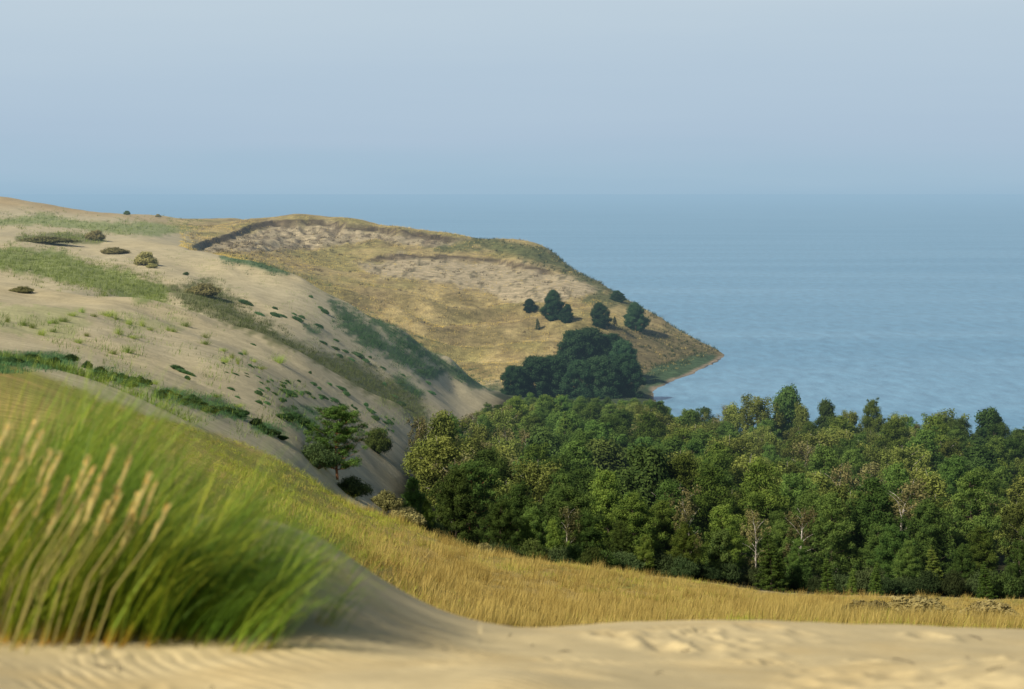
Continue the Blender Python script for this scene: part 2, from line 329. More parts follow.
def puff_crown(name, mat, centres, radii, n_per, flat=.6, leaf=.16, aspect=.45, up=.35, ctr_bright=None, upaxis=False):
    Cn, Nn, Sn, Ax = [], [], [], []
    for (c, r, nn) in zip(centres, radii, n_per):
        nn = int(nn * 1.7)
        d = rng.normal(size=(nn, 3)); d /= np.linalg.norm(d, axis=1, keepdims=True)
        rr = r * rng.random(nn) ** .45
        p = d * rr[:, None] * np.array([1, 1, flat])
        p += .12 * r * rng.normal(size=(nn, 3)) * np.array([1, 1, flat])
        b = rng.random() * .35
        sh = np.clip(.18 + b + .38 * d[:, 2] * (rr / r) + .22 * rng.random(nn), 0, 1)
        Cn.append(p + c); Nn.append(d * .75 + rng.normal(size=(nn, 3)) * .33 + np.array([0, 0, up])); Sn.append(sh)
        Ax.append(d + np.array([0, 0, .9]))
    Cn, Nn, Sn, Ax = map(np.concatenate, (Cn, Nn, Sn, Ax))
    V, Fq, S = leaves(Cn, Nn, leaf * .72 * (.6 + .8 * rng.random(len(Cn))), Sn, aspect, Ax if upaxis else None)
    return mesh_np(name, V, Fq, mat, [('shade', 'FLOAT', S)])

# each prototype is about 10 m tall; (trunk mesh, crown mesh)
def pt(t, pts):
    i = min(int(t * (len(pts) - 1)), len(pts) - 2); f = t * (len(pts) - 1) - i
    return np.array(pts[i]) * (1 - f) + np.array(pts[i + 1]) * f
def trunk_line(hh, lean=.4, n=7):
    a = random.random() * 6.28; w = random.random() * 6.28
    return [np.array([math.cos(a) * lean * (i / n) ** 1.5 + .12 * math.sin(w + i * 1.3), math.sin(a) * lean * (i / n) ** 1.5 + .12 * math.cos(w * 2 + i), hh * i / n]) for i in range(n + 1)]
def proto_pine(kind, mat, bark, bushy=True):
    hh = 10.0; line = trunk_line(hh * .97, .5); paths = [(line, [.17 * (1 - .85 * i / 7) + .015 for i in range(8)])]
    C_, R_, N_ = [], [], []
    lo = .03 if bushy else .12
    sw = random.uniform(2.4, 3.2); sp_ = random.uniform(1.1, 2.0)
    nw = 13 if bushy else 12
    for i in range(nw):
        t = lo + (1 - lo) * (i + .5 * random.random()) / nw
        tt = (t - lo) / (1 - lo)
        wide = (sw * (1 - tt ** sp_) * (.6 + .4 * min(1, tt * 4)) + .35) if bushy else (3.0 * math.sin(math.pi * min(1, .30 + tt * .68)) ** .8 + .3)
        base = pt(t, line); k = random.choice((5, 6, 7)) if bushy else random.choice((5, 6))
        ph = random.random() * 6.28
        for j in range(k):
            a = ph + 6.283 * j / k + random.uniform(-.4, .4); L = wide * random.uniform(.62, 1.12)
            tip = base + np.array([math.cos(a) * L, math.sin(a) * L, L * random.uniform(.15, .85)])
            mid = (base + tip) / 2 + np.array([0, 0, -.08 * L])
            paths.append(([base, mid, tip], [.05 * (1.2 - tt), .03, .012]))
            for f in ((1.0, .66, .4) if L > 1.6 else ((1.0, .6) if L > 1 else (1.0,))):
                c = base * (1 - f) + tip * f + np.array([0, 0, .12])
                c = c + np.array([random.uniform(-.25, .25), random.uniform(-.25, .25), random.uniform(-.1, .15)])
                r = random.uniform(.38, .8)
                C_.append(c); R_.append(r); N_.append(int(105 * r * r / .40))
                if bushy and random.random() < .35: C_.append(c + np.array([random.uniform(-.3, .3), random.uniform(-.3, .3), random.uniform(.35, .7)])); R_.append(.32); N_.append(34)
    for _ in range(3):
        C_.append(line[-1] + np.array([random.uniform(-.3, .3), random.uniform(-.3, .3), random.uniform(-.3, .25)])); R_.append(.5); N_.append(80)
    V, Fq = tubes(paths, 5)
    return mesh_np(kind + '_trunk', V, Fq, bark, smooth=True), puff_crown(kind + '_crown', mat, C_, R_, N_, flat=.85 if bushy else .7, leaf=.17, aspect=.3, up=.45, upaxis=True)
def proto_birch(kind, mat, bark, dens=1.0, slim=1.0):
    hh = 10.0; line = trunk_line(hh * .9, .9, 8); paths = [(line, [.19 * (1 - i / 8) ** 1.1 + .008 for i in range(9)])]
    C_, R_, N_ = [], [], []
    for i in range(34):
        t = .26 + .72 * (i / 34.0); tt = (t - .26) / .74
        wide = slim * (2.3 * math.sin(math.pi * (.12 + .86 * tt)) ** .75 + .15)
        base = pt(t * .92, line); a = i * 2.4 + random.uniform(-.5, .5); L = wide * random.uniform(.5, 1.1)
        tip = base + np.array([math.cos(a) * L, math.sin(a) * L, L * random.uniform(.5, 1.0)])
        if tip[2] > hh: tip[2] = hh - .1
        if i % 2 == 0: paths.append(([base, (base + tip) / 2 + np.array([0, 0, .15]), tip], [.045 * (1.15 - tt), .025, .01]))
        if random.random() > dens: continue
        for f in (1.0, .55):
            c = base * (1 - f) + tip * f; r = random.uniform(.4, .75)
            C_.append(c + np.array([0, 0, -.1])); R_.append(r); N_.append(int(75 * r * r / .35 * (1 if dens > .8 else .6)))
            if random.random() < .6:            # hanging twigs
                C_.append(c + np.array([random.uniform(-.2, .2), random.uniform(-.2, .2), -.75])); R_.append(.38); N_.append(28)
    V, Fq = tubes(paths, 5)
    return mesh_np(kind + '_trunk', V, Fq, bark, smooth=True), puff_crown(kind + '_crown', mat, C_, R_, N_, flat=1.15, leaf=.15, aspect=.55, up=.2)
def proto_round(kind, mat, bark, wide=3.2, lowest=.03, tip=.5, n=84):
    hh = 10.0; line = trunk_line(hh * .85, .4, 6); paths = [(line, [.2 * (1 - .85 * i / 6) + .015 for i in range(7)])]
    C_, R_, N_ = [], [], []
    for i in range(n):
        tt = (i + random.random()) / n
        h = lowest * hh + tt * hh * (1 - lowest) - .35
        w = wide * (math.sin(math.pi * (.16 + .80 * tt)) ** tip) * (1 - .25 * tt)
        a = i * 2.4 + random.uniform(-.6, .6); q = w * (random.random() ** .4) * random.uniform(.8, 1.1)
        c = np.array([math.cos(a) * q, math.sin(a) * q, h]) + np.append(pt(min(tt, .99), line)[:2], 0)
        r = random.uniform(.75, 1.25); C_.append(c); R_.append(r); N_.append(int(150 * r * r))
        if i % 4 == 0:
            b = pt(max(.05, min(.9, h / hh * .7)), line); paths.append(([b, (b + c) / 2, c], [.06, .035, .012]))
    V, Fq = tubes(paths, 5)
    return mesh_np(kind + '_trunk', V, Fq, bark, smooth=True), puff_crown(kind + '_crown', mat, C_, R_, N_, flat=.8, leaf=.22, aspect=.6, up=.3)
def proto_cone(kind, mat, bark, wide=2.0):
    hh = 10.0; line = trunk_line(hh * .98, .1, 6); paths = [(line, [.15 * (1 - .9 * i / 6) + .01 for i in range(7)])]
    C_, R_, N_ = [], [], []
    nw = 17
    for i in range(nw):
        t = .03 + .95 * i / nw; w = wide * (1 - t) ** .8 + .12; base = pt(t, line); k = 7 if i < 11 else 5
        for j in range(k):
            a = random.random() + 6.283 * j / k; L = w * random.uniform(.75, 1.12)
            tip = base + np.array([math.cos(a) * L, math.sin(a) * L, L * random.uniform(.0, .3)])
            for f in ((1.0, .6) if L > .8 else (.9,)):
                C_.append(base * (1 - f) + tip * f); R_.append(random.uniform(.34, .55)); N_.append(48)
    for z in (.2, -.25, -.6): C_.append(line[-1] + np.array([0, 0, z])); R_.append(.26); N_.append(30)
    V, Fq = tubes(paths, 5)
    return mesh_np(kind + '_trunk', V, Fq, bark, smooth=True), puff_crown(kind + '_crown', mat, C_, R_, N_, flat=.5, leaf=.19, aspect=.32, up=.4, upaxis=True)
def proto_shrub(kind, mat, n=44, flat=.7, leafs=.06, wide=1.0):
    # about 1 m tall, 2 m across
    C_, R_, N_ = [], [], []
    for i in range(n):
        a = i * 2.4; q = wide * math.sqrt((i + .5) / n) * random.uniform(.75, 1.1); z = .72 * math.sqrt(max(0.05, 1 - (q / wide / 1.15) ** 2)) * random.uniform(.6, 1.05)
        for zz in ((z, z * .5) if q < .6 * wide else (z * .8,)):
            C_.append(np.array([math.cos(a) * q, math.sin(a) * q, zz])); r = random.uniform(.24, .38); R_.append(r); N_.append(85)
    paths = [([(0, 0, -.05), np.array(c) * .6, c], [.03, .02, .006]) for c in C_[::3]]
    V, Fq = tubes(paths, 4)
    return mesh_np(kind + '_stems', V, Fq, M_BARK, smooth=True), puff_crown(kind + '_leaves', mat, C_, R_, N_, flat=flat, leaf=leafs, aspect=.5, up=.4)
def proto_tussock(kind, mat, n=190, hgt=1.0, spread=.55):
    base = rng.normal(size=(n, 2)) * spread * .45
    V, Fq, al, sh = blades_np(np.c_[base, np.full(n, -.04)], hgt * (.55 + .5 * rng.random(n)), base * 1.1 + rng.normal(size=(n, 2)) * .3 + np.array([.22, 0]), .022, 2, .25 + .7 * rng.random(n))
    return mesh_np(kind, V, Fq, mat, [('shade', 'FLOAT', sh), ('along', 'FLOAT', al)])
def blades_np(base, length, lean, width, segs, shade):
    """curved tapering strips; lean (n,2) horizontal reach as a share of the length"""
    n = len(base); length = np.asarray(length).reshape(-1, 1); width = np.broadcast_to(np.asarray(width, float).reshape(-1, 1) if np.ndim(width) else np.full((n, 1), width), (n, 1))
    lm = np.linalg.norm(lean, axis=1, keepdims=True); lm2 = np.minimum(lm, .95); ld = lean / (lm + 1e-9)
    side = np.c_[-ld[:, 1], ld[:, 0]]; ang = rng.random(n) * math.pi; sv = np.c_[np.cos(ang), np.sin(ang)]; side = .5 * side + .8 * sv
    side /= np.linalg.norm(side, axis=1, keepdims=True) + 1e-9
    V = []; al = []
    for k in range(segs + 1):
        t = k / segs; hor = lm2 * (.62 * t + .38 * t * t) ; ver = t * np.sqrt(np.maximum(.05, 1 - (lm2 * (.25 + .75 * t)) ** 2))
        c = base + np.c_[ld * hor * length, ver * length]
        w = width * (1 - t ** 1.6 * .95) * .5
        V.append(c + np.c_[side * w, np.zeros(n)]); V.append(c - np.c_[side * w, np.zeros(n)]); al += [t, t]
    V = np.stack(V, 1); k2 = 2 * (segs + 1)
    q = np.array([[2 * k, 2 * k + 1, 2 * k + 3, 2 * k + 2] for k in range(segs)])
    Fq = (np.arange(n)[:, None, None] * k2 + q[None]).reshape(-1, 4)
    return V.reshape(-1, 3), Fq, np.tile(np.array(al), n), np.repeat(shade, k2)

# ------------------------------------------------------------------ ground meshes
def lerp(a, b, t): return a * (1 - t[..., None]) + b * t[..., None]
def c3(*v): return np.array(v, float)
SAND = c3(.49, .437, .285); SANDW = c3(.53, .445, .255); GOLD = c3(.54, .42, .165); GREEN = c3(.175, .235, .065); TEAL = c3(.06, .130, .060); OLIVE = c3(.15, .168, .065); PEAT = c3(.12, .09, .055); BROWN = c3(.24, .18, .09)
POLY = dict(
  band=[(-350, 235), (-100, 242), (0, 248), (60, 250), (93, 262), (130, 270), (163, 284), (172, 302), (150, 309), (116, 297), (80, 288), (43, 279), (0, 268), (-350, 265)],
  far1=[(-350, 205), (0, 219), (40, 214), (90, 222), (150, 221), (205, 221), (190, 231), (150, 236), (100, 232), (60, 226), (0, 224), (-350, 215)],
  mound=[(14, 236), (40, 233), (75, 233), (105, 240), (100, 243), (60, 243), (16, 242)],
  gully=[(172, 290), (190, 281), (208, 279), (230, 296), (255, 318), (300, 345), (340, 357), (372, 370), (408, 388), (428, 412), (425, 432), (390, 411), (345, 384), (300, 357), (255, 338), (215, 321), (185, 306)],
  green4=[(330, 303), (352, 311), (376, 334), (409, 350), (440, 376), (425, 381), (386, 356), (359, 342), (336, 322)],
  edge=[(366, 311), (385, 322), (402, 334), (432, 351), (462, 371), (498, 386), (498, 391), (470, 386), (430, 363), (400, 346), (372, 323)],
  strip6=[(392, 375), (408, 383), (424, 396), (418, 398), (398, 386)], strip7=[(302, 325), (312, 329), (320, 336), (308, 334)],
  ridge1=[(220, 256), (240, 258), (265, 264), (293, 274), (288, 277), (255, 268), (222, 260)], ridge2=[(308, 277), (322, 281), (334, 288), (318, 285)],
  hedge1=[(-60, 356), (4, 357), (30, 352), (62, 354), (76, 364), (50, 369), (20, 367), (-60, 374)], hedge2=[(88, 368), (118, 374), (148, 386), (142, 389), (112, 380), (88, 374)],
  hedge3=[(152, 390), (170, 388), (190, 396), (215, 402), (243, 413), (246, 421), (230, 420), (213, 413), (180, 404), (156, 397)], hedge4=[(250, 423), (268, 426), (284, 434), (276, 437), (252, 429)],
  dark9=[(276, 408), (292, 411), (316, 425), (312, 433), (290, 425)], dark10=[(298, 405), (308, 408), (320, 417), (312, 416)],
  tufts1=[(-60, 314), (30, 312), (85, 311), (92, 328), (60, 336), (30, 332), (-60, 326)], tufts2=[(98, 314), (140, 319), (188, 327), (182, 333), (140, 330), (104, 322)],
)
def terrain_tint(px, y, D, x, z):
    n = fbm(px / 16, y / 7, 3, 4); n2 = fbm(px / 5, y / 3, 13, 3); n3 = fbm(x / 30, D / 30, 23, 3)
    C = np.broadcast_to(SAND, px.shape + (3,)).copy()
    C = lerp(C, np.broadcast_to(SANDW, C.shape), np.clip(n3 * 1.6 - .4, 0, 1) * .6)
    C *= (0.93 + .14 * fbm(x / 3, D / 14, 33, 3))[..., None]
    def blend(col, m): 
        nonlocal C
        C = lerp(C, np.broadcast_to(col, C.shape), np.clip(m, 0, 1))
    def pm(name, soft=5, amp=10): return sstep(-soft, soft, poly_sd(px, y, POLY[name]) + amp * (n2 - .5) + amp * (n - .5))
    dune = (D > 100)
    for nm, col, s, a, k in (('band', GREEN * 1.15, 3, 10, .8), ('far1', GREEN * 1.1 + .02, 2, 5, .75), ('mound', OLIVE, 1.5, 3, .8), ('gully', OLIVE, 5, 14, .85), ('green4', TEAL, 2.5, 15, .8), ('edge', TEAL, 2, 12, .85),
                          ('strip6', TEAL, 2, 3, .8), ('strip7', TEAL, 2, 2, .8), ('ridge1', TEAL * 1.3, 1.5, 3, .8), ('ridge2', TEAL * 1.3, 1.5, 3, .8),
                          ('hedge1', TEAL, 3, 5, .9), ('hedge2', TEAL, 2, 4, .9), ('hedge3', TEAL, 2.5, 5, .9), ('hedge4', TEAL, 2, 4, .9), ('dark9', OLIVE * .7, 2, 4, .9), ('dark10', TEAL, 2, 2, .8), ('tufts1', GREEN * 1.4, 4, 14, .35), ('tufts2', GREEN * 1.4, 3, 12, .3)):
        blend(col, pm(nm, s, a) * k * (D > 95) * (D < 600 if nm not in ('far1', 'mound', 'ridge1', 'ridge2') else D < 1100))
    # ---- far skyline dune and headland
    hd = sstep(575, 625, D + 0 * px) * np.where(px < 500, 1, 1) * sstep(165, 215, px + .12 * (D - 800))
    hd = np.maximum(hd, (px > 500) * sstep(545, 575, D))
    G2 = np.broadcast_to(GOLD * c3(.95, .98, 1.15), C.shape).copy()
    G2 = lerp(G2, np.broadcast_to(BROWN, C.shape), np.clip((fbm(x / 8, D / 10, 71, 4) - .48) * 5, 0, 1) * .6)
    G2 = lerp(G2, np.broadcast_to(c3(.30, .28, .10), C.shape), np.clip((fbm(x / 20, D / 26, 81, 3) - .48) * 6, 0, 1) * .7)
    tz = sstep(-6, 10, poly_sd(px, y, [(270, 282), (400, 288), (560, 303), (640, 335), (560, 362), (500, 392), (400, 350)])) * sstep(.1, .8, np.sin(D / 5.2 + 2.4 * fbm(x / 22, D / 40, 3, 2) * 3 + x / 26 + 1.2)) * np.clip(fbm(x / 5, D / 12, 131, 3) * 3 - .8, 0, 1)
    G2 = lerp(G2, np.broadcast_to(c3(.19, .16, .065), C.shape), tz * .7)
    sa = sstep(-3, 3, poly_sd(px, y, [(196, 246), (232, 234), (270, 221), (330, 221), (425, 234), (470, 239), (440, 243), (372, 238), (330, 246), (270, 252), (215, 252)]) + 6 * (n - .5))
    sb = sstep(-3, 3, poly_sd(px, y, [(352, 263), (400, 254), (460, 256), (530, 265), (570, 276), (612, 288), (600, 293), (560, 299), (535, 303), (505, 301), (480, 289), (430, 281), (380, 276)]) + 9 * (n - .5) + 6 * (n2 - .5))
    pim = np.clip((fbm(x / 2.2, D / 6, 91, 2) - .5) * 6, 0, 1)
    sandh = np.broadcast_to(c3(.56, .47, .30), C.shape)
    G2 = lerp(G2, sandh, np.clip(np.maximum(sa, sb), 0, 1) * .95)
    G2 = lerp(G2, np.broadcast_to(c3(.22, .175, .115), C.shape), sa * pim * .75)
    G2 = lerp(G2, np.broadcast_to(c3(.17, .15, .085), C.shape), sb * np.clip((n2 - .62) * 8, 0, 1) * .8)
    for pts, hgt, dmin in SCARPS:
        ly = line_y(px, pts) + 1.2 * (fbm(px / 9, px * 0, 5) - .5)
        w = sstep(pts[0][0] - 4, pts[0][0] + 14, px) * (1 - sstep(pts[-1][0] - 14, pts[-1][0] + 4, px)) * (D > dmin)
        G2 = lerp(G2, np.broadcast_to(PEAT, C.shape), w * sstep(-.7, .2, y - ly) * (1 - sstep(1.4, 2.6, y - ly)) * .95)
    fl = sstep(-5, 5, poly_sd(px, y, [(600, 335), (640, 325), (690, 337), (730, 357), (700, 375), (650, 395), (560, 400), (590, 350)]) + 8 * (n - .5))
    G2 = lerp(G2, np.broadcast_to(c3(.175, .145, .07), C.shape), fl * .8)
    gr = sstep(-3, 3, poly_sd(px, y, [(640, 380), (662, 366), (690, 356), (714, 353), (716, 360), (705, 369), (675, 383), (648, 394)]) + 7 * (n2 - .5))
    G2 = lerp(G2, np.broadcast_to(TEAL * 1.1, C.shape), gr * .85)
    for pts in ([(470, 237), (505, 242), (560, 252), (600, 279), (630, 298), (600, 290), (560, 270), (520, 257), (480, 247)], [(600, 290), (640, 302), (628, 306), (600, 306), (580, 302)], [(425, 243), (470, 240), (480, 252), (440, 250)]):
        g = sstep(-4, 3, poly_sd(px, y, pts) + 9 * (n2 - .5)); G2 = lerp(G2, np.broadcast_to(c3(.12, .145, .055), C.shape), g * .85)
    beach = (1 - sstep(.12, .4, z)) * (px > 560)
    G2 = lerp(G2, np.broadcast_to(c3(.42, .34, .25), C.shape), beach)
    C = lerp(C, G2, hd)
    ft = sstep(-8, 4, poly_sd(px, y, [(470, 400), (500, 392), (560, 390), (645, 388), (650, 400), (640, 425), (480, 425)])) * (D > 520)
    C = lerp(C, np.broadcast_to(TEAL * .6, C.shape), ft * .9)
    # far left skyline in dry gold
    fs = sstep(820, 960, D) * (1 - hd) * .8
    blend(c3(.42, .31, .15), fs * np.clip(.4 + n, 0, 1))
    # ---- meadow
    dm = np.interp(px, [-350, 0, 100, 150, 200, 280, 330, 400, 500, 600, 1024, 1400], [150, 138, 128, 134, 150, 168, 190, 200, 205, 214, 228, 228])
    md = 1 - sstep(-6, 6, (D - dm) + 10 * (n - .5))
    gg = lerp(np.broadcast_to(c3(.52, .39, .13), C.shape), np.broadcast_to(c3(.30, .31, .075), C.shape), np.clip((fbm(x / 9, D / 16, 5, 3) - .45) * 4 + (1 - sstep(200, 460, px)) * .8 - .15, 0, 1) * .8)
    C = lerp(C, gg, md)
    # ---- wood floor
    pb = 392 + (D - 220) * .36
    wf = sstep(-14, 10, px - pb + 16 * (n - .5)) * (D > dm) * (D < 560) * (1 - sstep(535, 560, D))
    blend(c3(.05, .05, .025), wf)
    return C
def split_grid(px, D, z, y, classes, specs, tint):
    nr, nc = px.shape
    x = (px - CX) * D / F
    V = np.stack([x, D, z], -1).reshape(-1, 3)
    idx = np.arange(nr * nc).reshape(nr, nc)
    Fq = np.stack([idx[:-1, :-1], idx[:-1, 1:], idx[1:, 1:], idx[1:, :-1]], -1).reshape(-1, 4)
    du = np.gradient(np.stack([x, D, z], -1), axis=1); dv = np.gradient(np.stack([x, D, z], -1), axis=0)
    Nn = np.cross(du, dv).reshape(-1, 3); Nn /= np.linalg.norm(Nn, axis=1, keepdims=True)
    cl = classes.reshape(-1)[Fq[:, 0]]; T = np.concatenate([tint.reshape(-1, 3), np.ones((nr * nc, 1))], 1)
    for k, (name, mat) in specs.items():
        f = Fq[cl == k]
        if not len(f): continue
        u, inv = np.unique(f, return_inverse=True)
        me = mesh_np(name, V[u], inv.reshape(f.shape), mat, [('tint', 'FLOAT_COLOR', T[u])], True)
        me.normals_split_custom_set_from_vertices(Nn[u].tolist())
        link(name, me, kind='structure')
# foreground
pxs = np.arange(-280, 1310, 2.3); Ds = np.exp(np.linspace(math.log(6.6), math.log(44), 700))
g_px, g_D = np.meshgrid(pxs, Ds)
def fg_land(px, D):
    z, y = land(px, D); x = (px - CX) * D / F
    rip = fbm(x / 1.6, D / 1.6, 7, 3)
    ph = (x * .90 + D * .43) / .095 * 2 * math.pi + 16 * fbm(x / 1.0, D / 1.0, 9, 3)
    wv = np.sin(ph); wv = wv * .5 + .25 * np.sin(2 * ph + .8)
    flat = 1 - .75 * sstep(13.0, 15.5, D) * (px < 480)
    z = z + .0062 * wv * np.clip(fbm(x / .32, D / .55, 161, 2) * 3 - .9, .1, 1.2) * np.clip(rip * 3.2 - 1.0, .06, 1.15) * flat
    z = z + .05 * (fbm(x / .8, D / .8, 19, 3) - .5) * flat
    rr = np.random.default_rng(5)
    spots = [(720 + rr.normal() * 55, 646 + rr.normal() * 4, rr.uniform(.7, 1.3)) for _ in range(22)] + [(rr.uniform(760, 1030), rr.uniform(660, 690), rr.uniform(.7, 1.2)) for _ in range(26)] + [(rr.uniform(20, 200), rr.uniform(650, 685), rr.uniform(.4, .8)) for _ in range(12)] + [(930, 641, 1.2), (760, 640, 1.5), (800, 643, 1.1), (990, 684, 1.4), (850, 680, 1.5), (560, 668, .8)]
    for sx, sy, sc in spots:
        Dd = float(np.interp(-sy, [-690, -652, -640, -630], [9.5, 14.5, 16.5, 18.5])); xx = (sx - CX) * Dd / F
        d = np.hypot((x - xx) / (.085 * sc), (D - Dd) / (.2 * sc)); a = rr.uniform(.6, 1.2)
        z = z - .017 * sc * a * np.exp(-d ** 2.2) + .012 * sc * a * np.exp(-((d - 1.5) / .55) ** 2) * (.5 + vnoise(x * 14, D * 9, 3))
    return z, y
g_z, g_y = fg_land(g_px, g_D)
gx = (g_px - CX) * g_D / F
tint = np.broadcast_to(c3(.59, .49, .275), g_px.shape + (3,)) * (.88 + .24 * fbm(gx / .35, g_D / .5, 29, 4))[..., None]
tint = lerp(tint, np.broadcast_to(c3(.62, .46, .20), tint.shape), np.clip(fbm(gx / .6, g_D / .8, 39, 3) * 2.2 - 1.0, 0, 1) * .5)
tint = lerp(tint, np.broadcast_to(GOLD * .8, tint.shape), sstep(26, 36, g_D))
split_grid(g_px, g_D, g_z, g_y, np.zeros(g_px.shape, int), {0: ('foreground_sand', M_FGSAND)}, tint)
gm = []; rr = np.random.default_rng(21)
for k in range(46):
    lx, ly = (rr.uniform(10, 330), rr.uniform(642, 684)) if k < 30 else (rr.uniform(500, 1010), rr.uniform(640, 686))
    Dd = float(np.interp(-ly, [-690, -652, -640, -630], [9.5, 14.5, 16.5, 18.5])); zz = float(fg_land(np.array([lx]), np.array([Dd]))[0][0])
    c = np.array([(lx - CX) * Dd / F, Dd, zz + .004]); a_ = rr.uniform(0, 3.14); h_ = rr.uniform(.02, .07)
    gm.append(([c - h_ * np.array([math.cos(a_), math.sin(a_), 0]), c + np.array([0, 0, .008]), c + h_ * np.array([math.cos(a_), math.sin(a_), .1])], [.0025, .0035, .0015]))
V, Fq = tubes(gm, 5); LITTER = (V, Fq)
# everything beyond
pxs = np.arange(-340, 1392, 2.6); Ds = np.exp(np.linspace(math.log(43.5), math.log(2000), 860))
g_px, g_D = np.meshgrid(pxs, Ds); g_z, g_y = land(g_px, g_D); gx = (g_px - CX) * g_D / F
g_y = HY + (H - g_z) * F / g_D
g_z = np.where(g_z < 0, g_z * 1.5, g_z)
tint = terrain_tint(g_px, sight(g_px, g_D).reshape(g_px.shape), g_D, gx, g_z)
dmm = np.interp(g_px, [-350, 0, 100, 150, 200, 280, 330, 400, 500, 600, 1024, 1400], [150, 138, 128, 134, 150, 168, 190, 200, 205, 214, 228, 228])
cls = np.full(g_px.shape, 1)
cls[(g_D > 600) & (g_px + 60 * (fbm(gx / 9, g_D / 25, 141, 4) - .5) > 185)] = 2
cls[(g_D > 555) & (g_px > 480)] = 2
cls[(g_px > 392 + (g_D - 220) * .36) & (g_D < 555)] = 3
cls[g_D < dmm] = 0
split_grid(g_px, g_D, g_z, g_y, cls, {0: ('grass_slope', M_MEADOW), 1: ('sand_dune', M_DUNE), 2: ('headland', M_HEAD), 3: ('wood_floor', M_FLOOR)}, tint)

# ------------------------------------------------------------------ water
m = bpy.data.materials.new('lagoon_water'); nt = nodes(m)
g = nt.nodes.new('ShaderNodeNewGeometry'); mp = nt.nodes.new('ShaderNodeMapping'); mp.inputs['Scale'].default_value = (.55, .8, 1); nt.links.new(g.outputs['Position'], mp.inputs[0])
n1 = noise(nt, .55, 5, mp.outputs[0], .6)
mp2 = nt.nodes.new('ShaderNodeMapping'); mp2.inputs['Scale'].default_value = (.0022, .011, 1); mp2.inputs['Rotation'].default_value = (0, 0, R(4)); nt.links.new(g.outputs['Position'], mp2.inputs[0])
n2 = noise(nt, 1.0, 4, mp2.outputs[0])
mp3 = nt.nodes.new('ShaderNodeMapping'); mp3.inputs['Scale'].default_value = (.25, .06, 1); nt.links.new(g.outputs['Position'], mp3.inputs[0])
n3 = noise(nt, 1.0, 4, mp3.outputs[0], .7)
c = ramp(nt, n2, [(.36, (.125, .305, .47)), (.64, (.178, .37, .54))])
c = mixc(nt, 1.0, c, ramp(nt, n3, [(.33, (.72, .75, .78)), (.7, (1.28, 1.25, 1.22))]), 'MULTIPLY')
p = nt.nodes.new('ShaderNodeBsdfPrincipled'); nt.links.new(c, p.inputs['Base Color']); p.inputs['Roughness'].default_value = .28; p.inputs['IOR'].default_value = 1.33; p.inputs['Specular IOR Level'].default_value = .5
b = nt.nodes.new('ShaderNodeBump'); b.inputs['Strength'].default_value = 1.0; b.inputs['Distance'].default_value = .5; nt.links.new(n1, b.inputs['Height']); nt.links.new(b.outputs[0], p.inputs['Normal'])
painted_haze(nt, p.outputs[0], 6800)
xs = [-30000, -8000, -2500, -800, -200, 200, 800, 2500, 8000, 30000]; ys = [250, 500, 800, 1300, 2500, 6000, 15000, 40000, 90000]
V = np.array([(a, b_, 0.0) for b_ in ys for a in xs]); nx = len(xs)
Fq = np.array([(j * nx + i, j * nx + i + 1, (j + 1) * nx + i + 1, (j + 1) * nx + i) for j in range(len(ys) - 1) for i in range(nx - 1)])
link('water', mesh_np('water', V, Fq, m), kind='structure')

# ------------------------------------------------------------------ things
def thing(name, loc, rz, sc, label, cat, group=None):
    o = link(name, None, None, loc); o.rotation_euler = (0, 0, rz)
    o.scale = sc if hasattr(sc, '__len__') else (sc, sc, sc)
    o['label'] = label; o['category'] = cat
    if group: o['group'] = group
    return o
TREES = []
def tree(kind, name, protos, px, D, height, wide=1.0, cat='tree', zofs=0, part=('trunk', 'crown'), hproto=10.0):
    x, y, z = ground(px, D)
    tm, cm = random.choice(protos)
    s = height / hproto
    o = thing(name, (x, y, z - .05 * s + zofs), random.random() * 6.28, (s * wide, s * wide, s), '', cat)
    o.rotation_euler.x = random.uniform(-.07, .07); o.rotation_euler.y = random.uniform(-.07, .07)
    link(part[0], tm, o); link(part[1], cm, o)
    TREES.append(dict(o=o, kind=kind, px=px, D=D, h=height, top=HY + (H - z - height) * F / D, z=z))
    return o
PR = dict(
  pine=[proto_pine('bushy_pine', M_PINE, M_BARK) for _ in range(6)],
  piney=[proto_pine('fresh_pine', M_PINEY, M_BARK) for _ in range(4)],
  red=[proto_pine('tall_pine', M_PINE, M_REDBARK, False) for _ in range(2)],
  birch=[proto_birch('birch', M_BIRCH, M_WHITEBARK) for _ in range(4)],
  slim=[proto_birch('slim_birch', M_BIRCH, M_WHITEBARK, 1, .55) for _ in range(2)],
  dry=[proto_birch('thin_birch', M_DRY, M_WHITEBARK, .34, .9) for _ in range(2)],
  alder=[proto_round('alder', M_ALDER, M_BARK) for _ in range(3)],
  spruce=[proto_cone('spruce', M_SPRUCE, M_BARK) for _ in range(3)],
  far=[proto_round('lagoon_tree', M_FARTREE, M_BARK, 4.4, .0, .45, 120) for _ in range(3)],
  farpine=[proto_round('headland_pine', M_FARTREE, M_BARK, 4.2, .0, .8, 110) for _ in range(2)],
  farcone=[proto_cone('headland_spruce', M_FARTREE, M_BARK, 2.6)],
)
NAMES = dict(pine='pine_tree', piney='pine_tree', red='pine_tree', birch='birch_tree', slim='birch_tree', dry='birch_tree', alder='alder_tree', spruce='spruce_tree', far='tree', farpine='pine_tree', farcone='spruce_tree')
placed = []
def put(kind, px, D, height=None, top=None, wide=1.0, label=None):
    z = ground(px, D)[2]
    if height is None: height = H - (top - HY) * D / F - z
    o = tree(kind, NAMES[kind], PR[kind], px, D, height, wide)
    placed.append((px, D, 2.6 * height / 10 * wide)); TREES[-1]['label'] = label
    if label: o['label'] = label
    return o
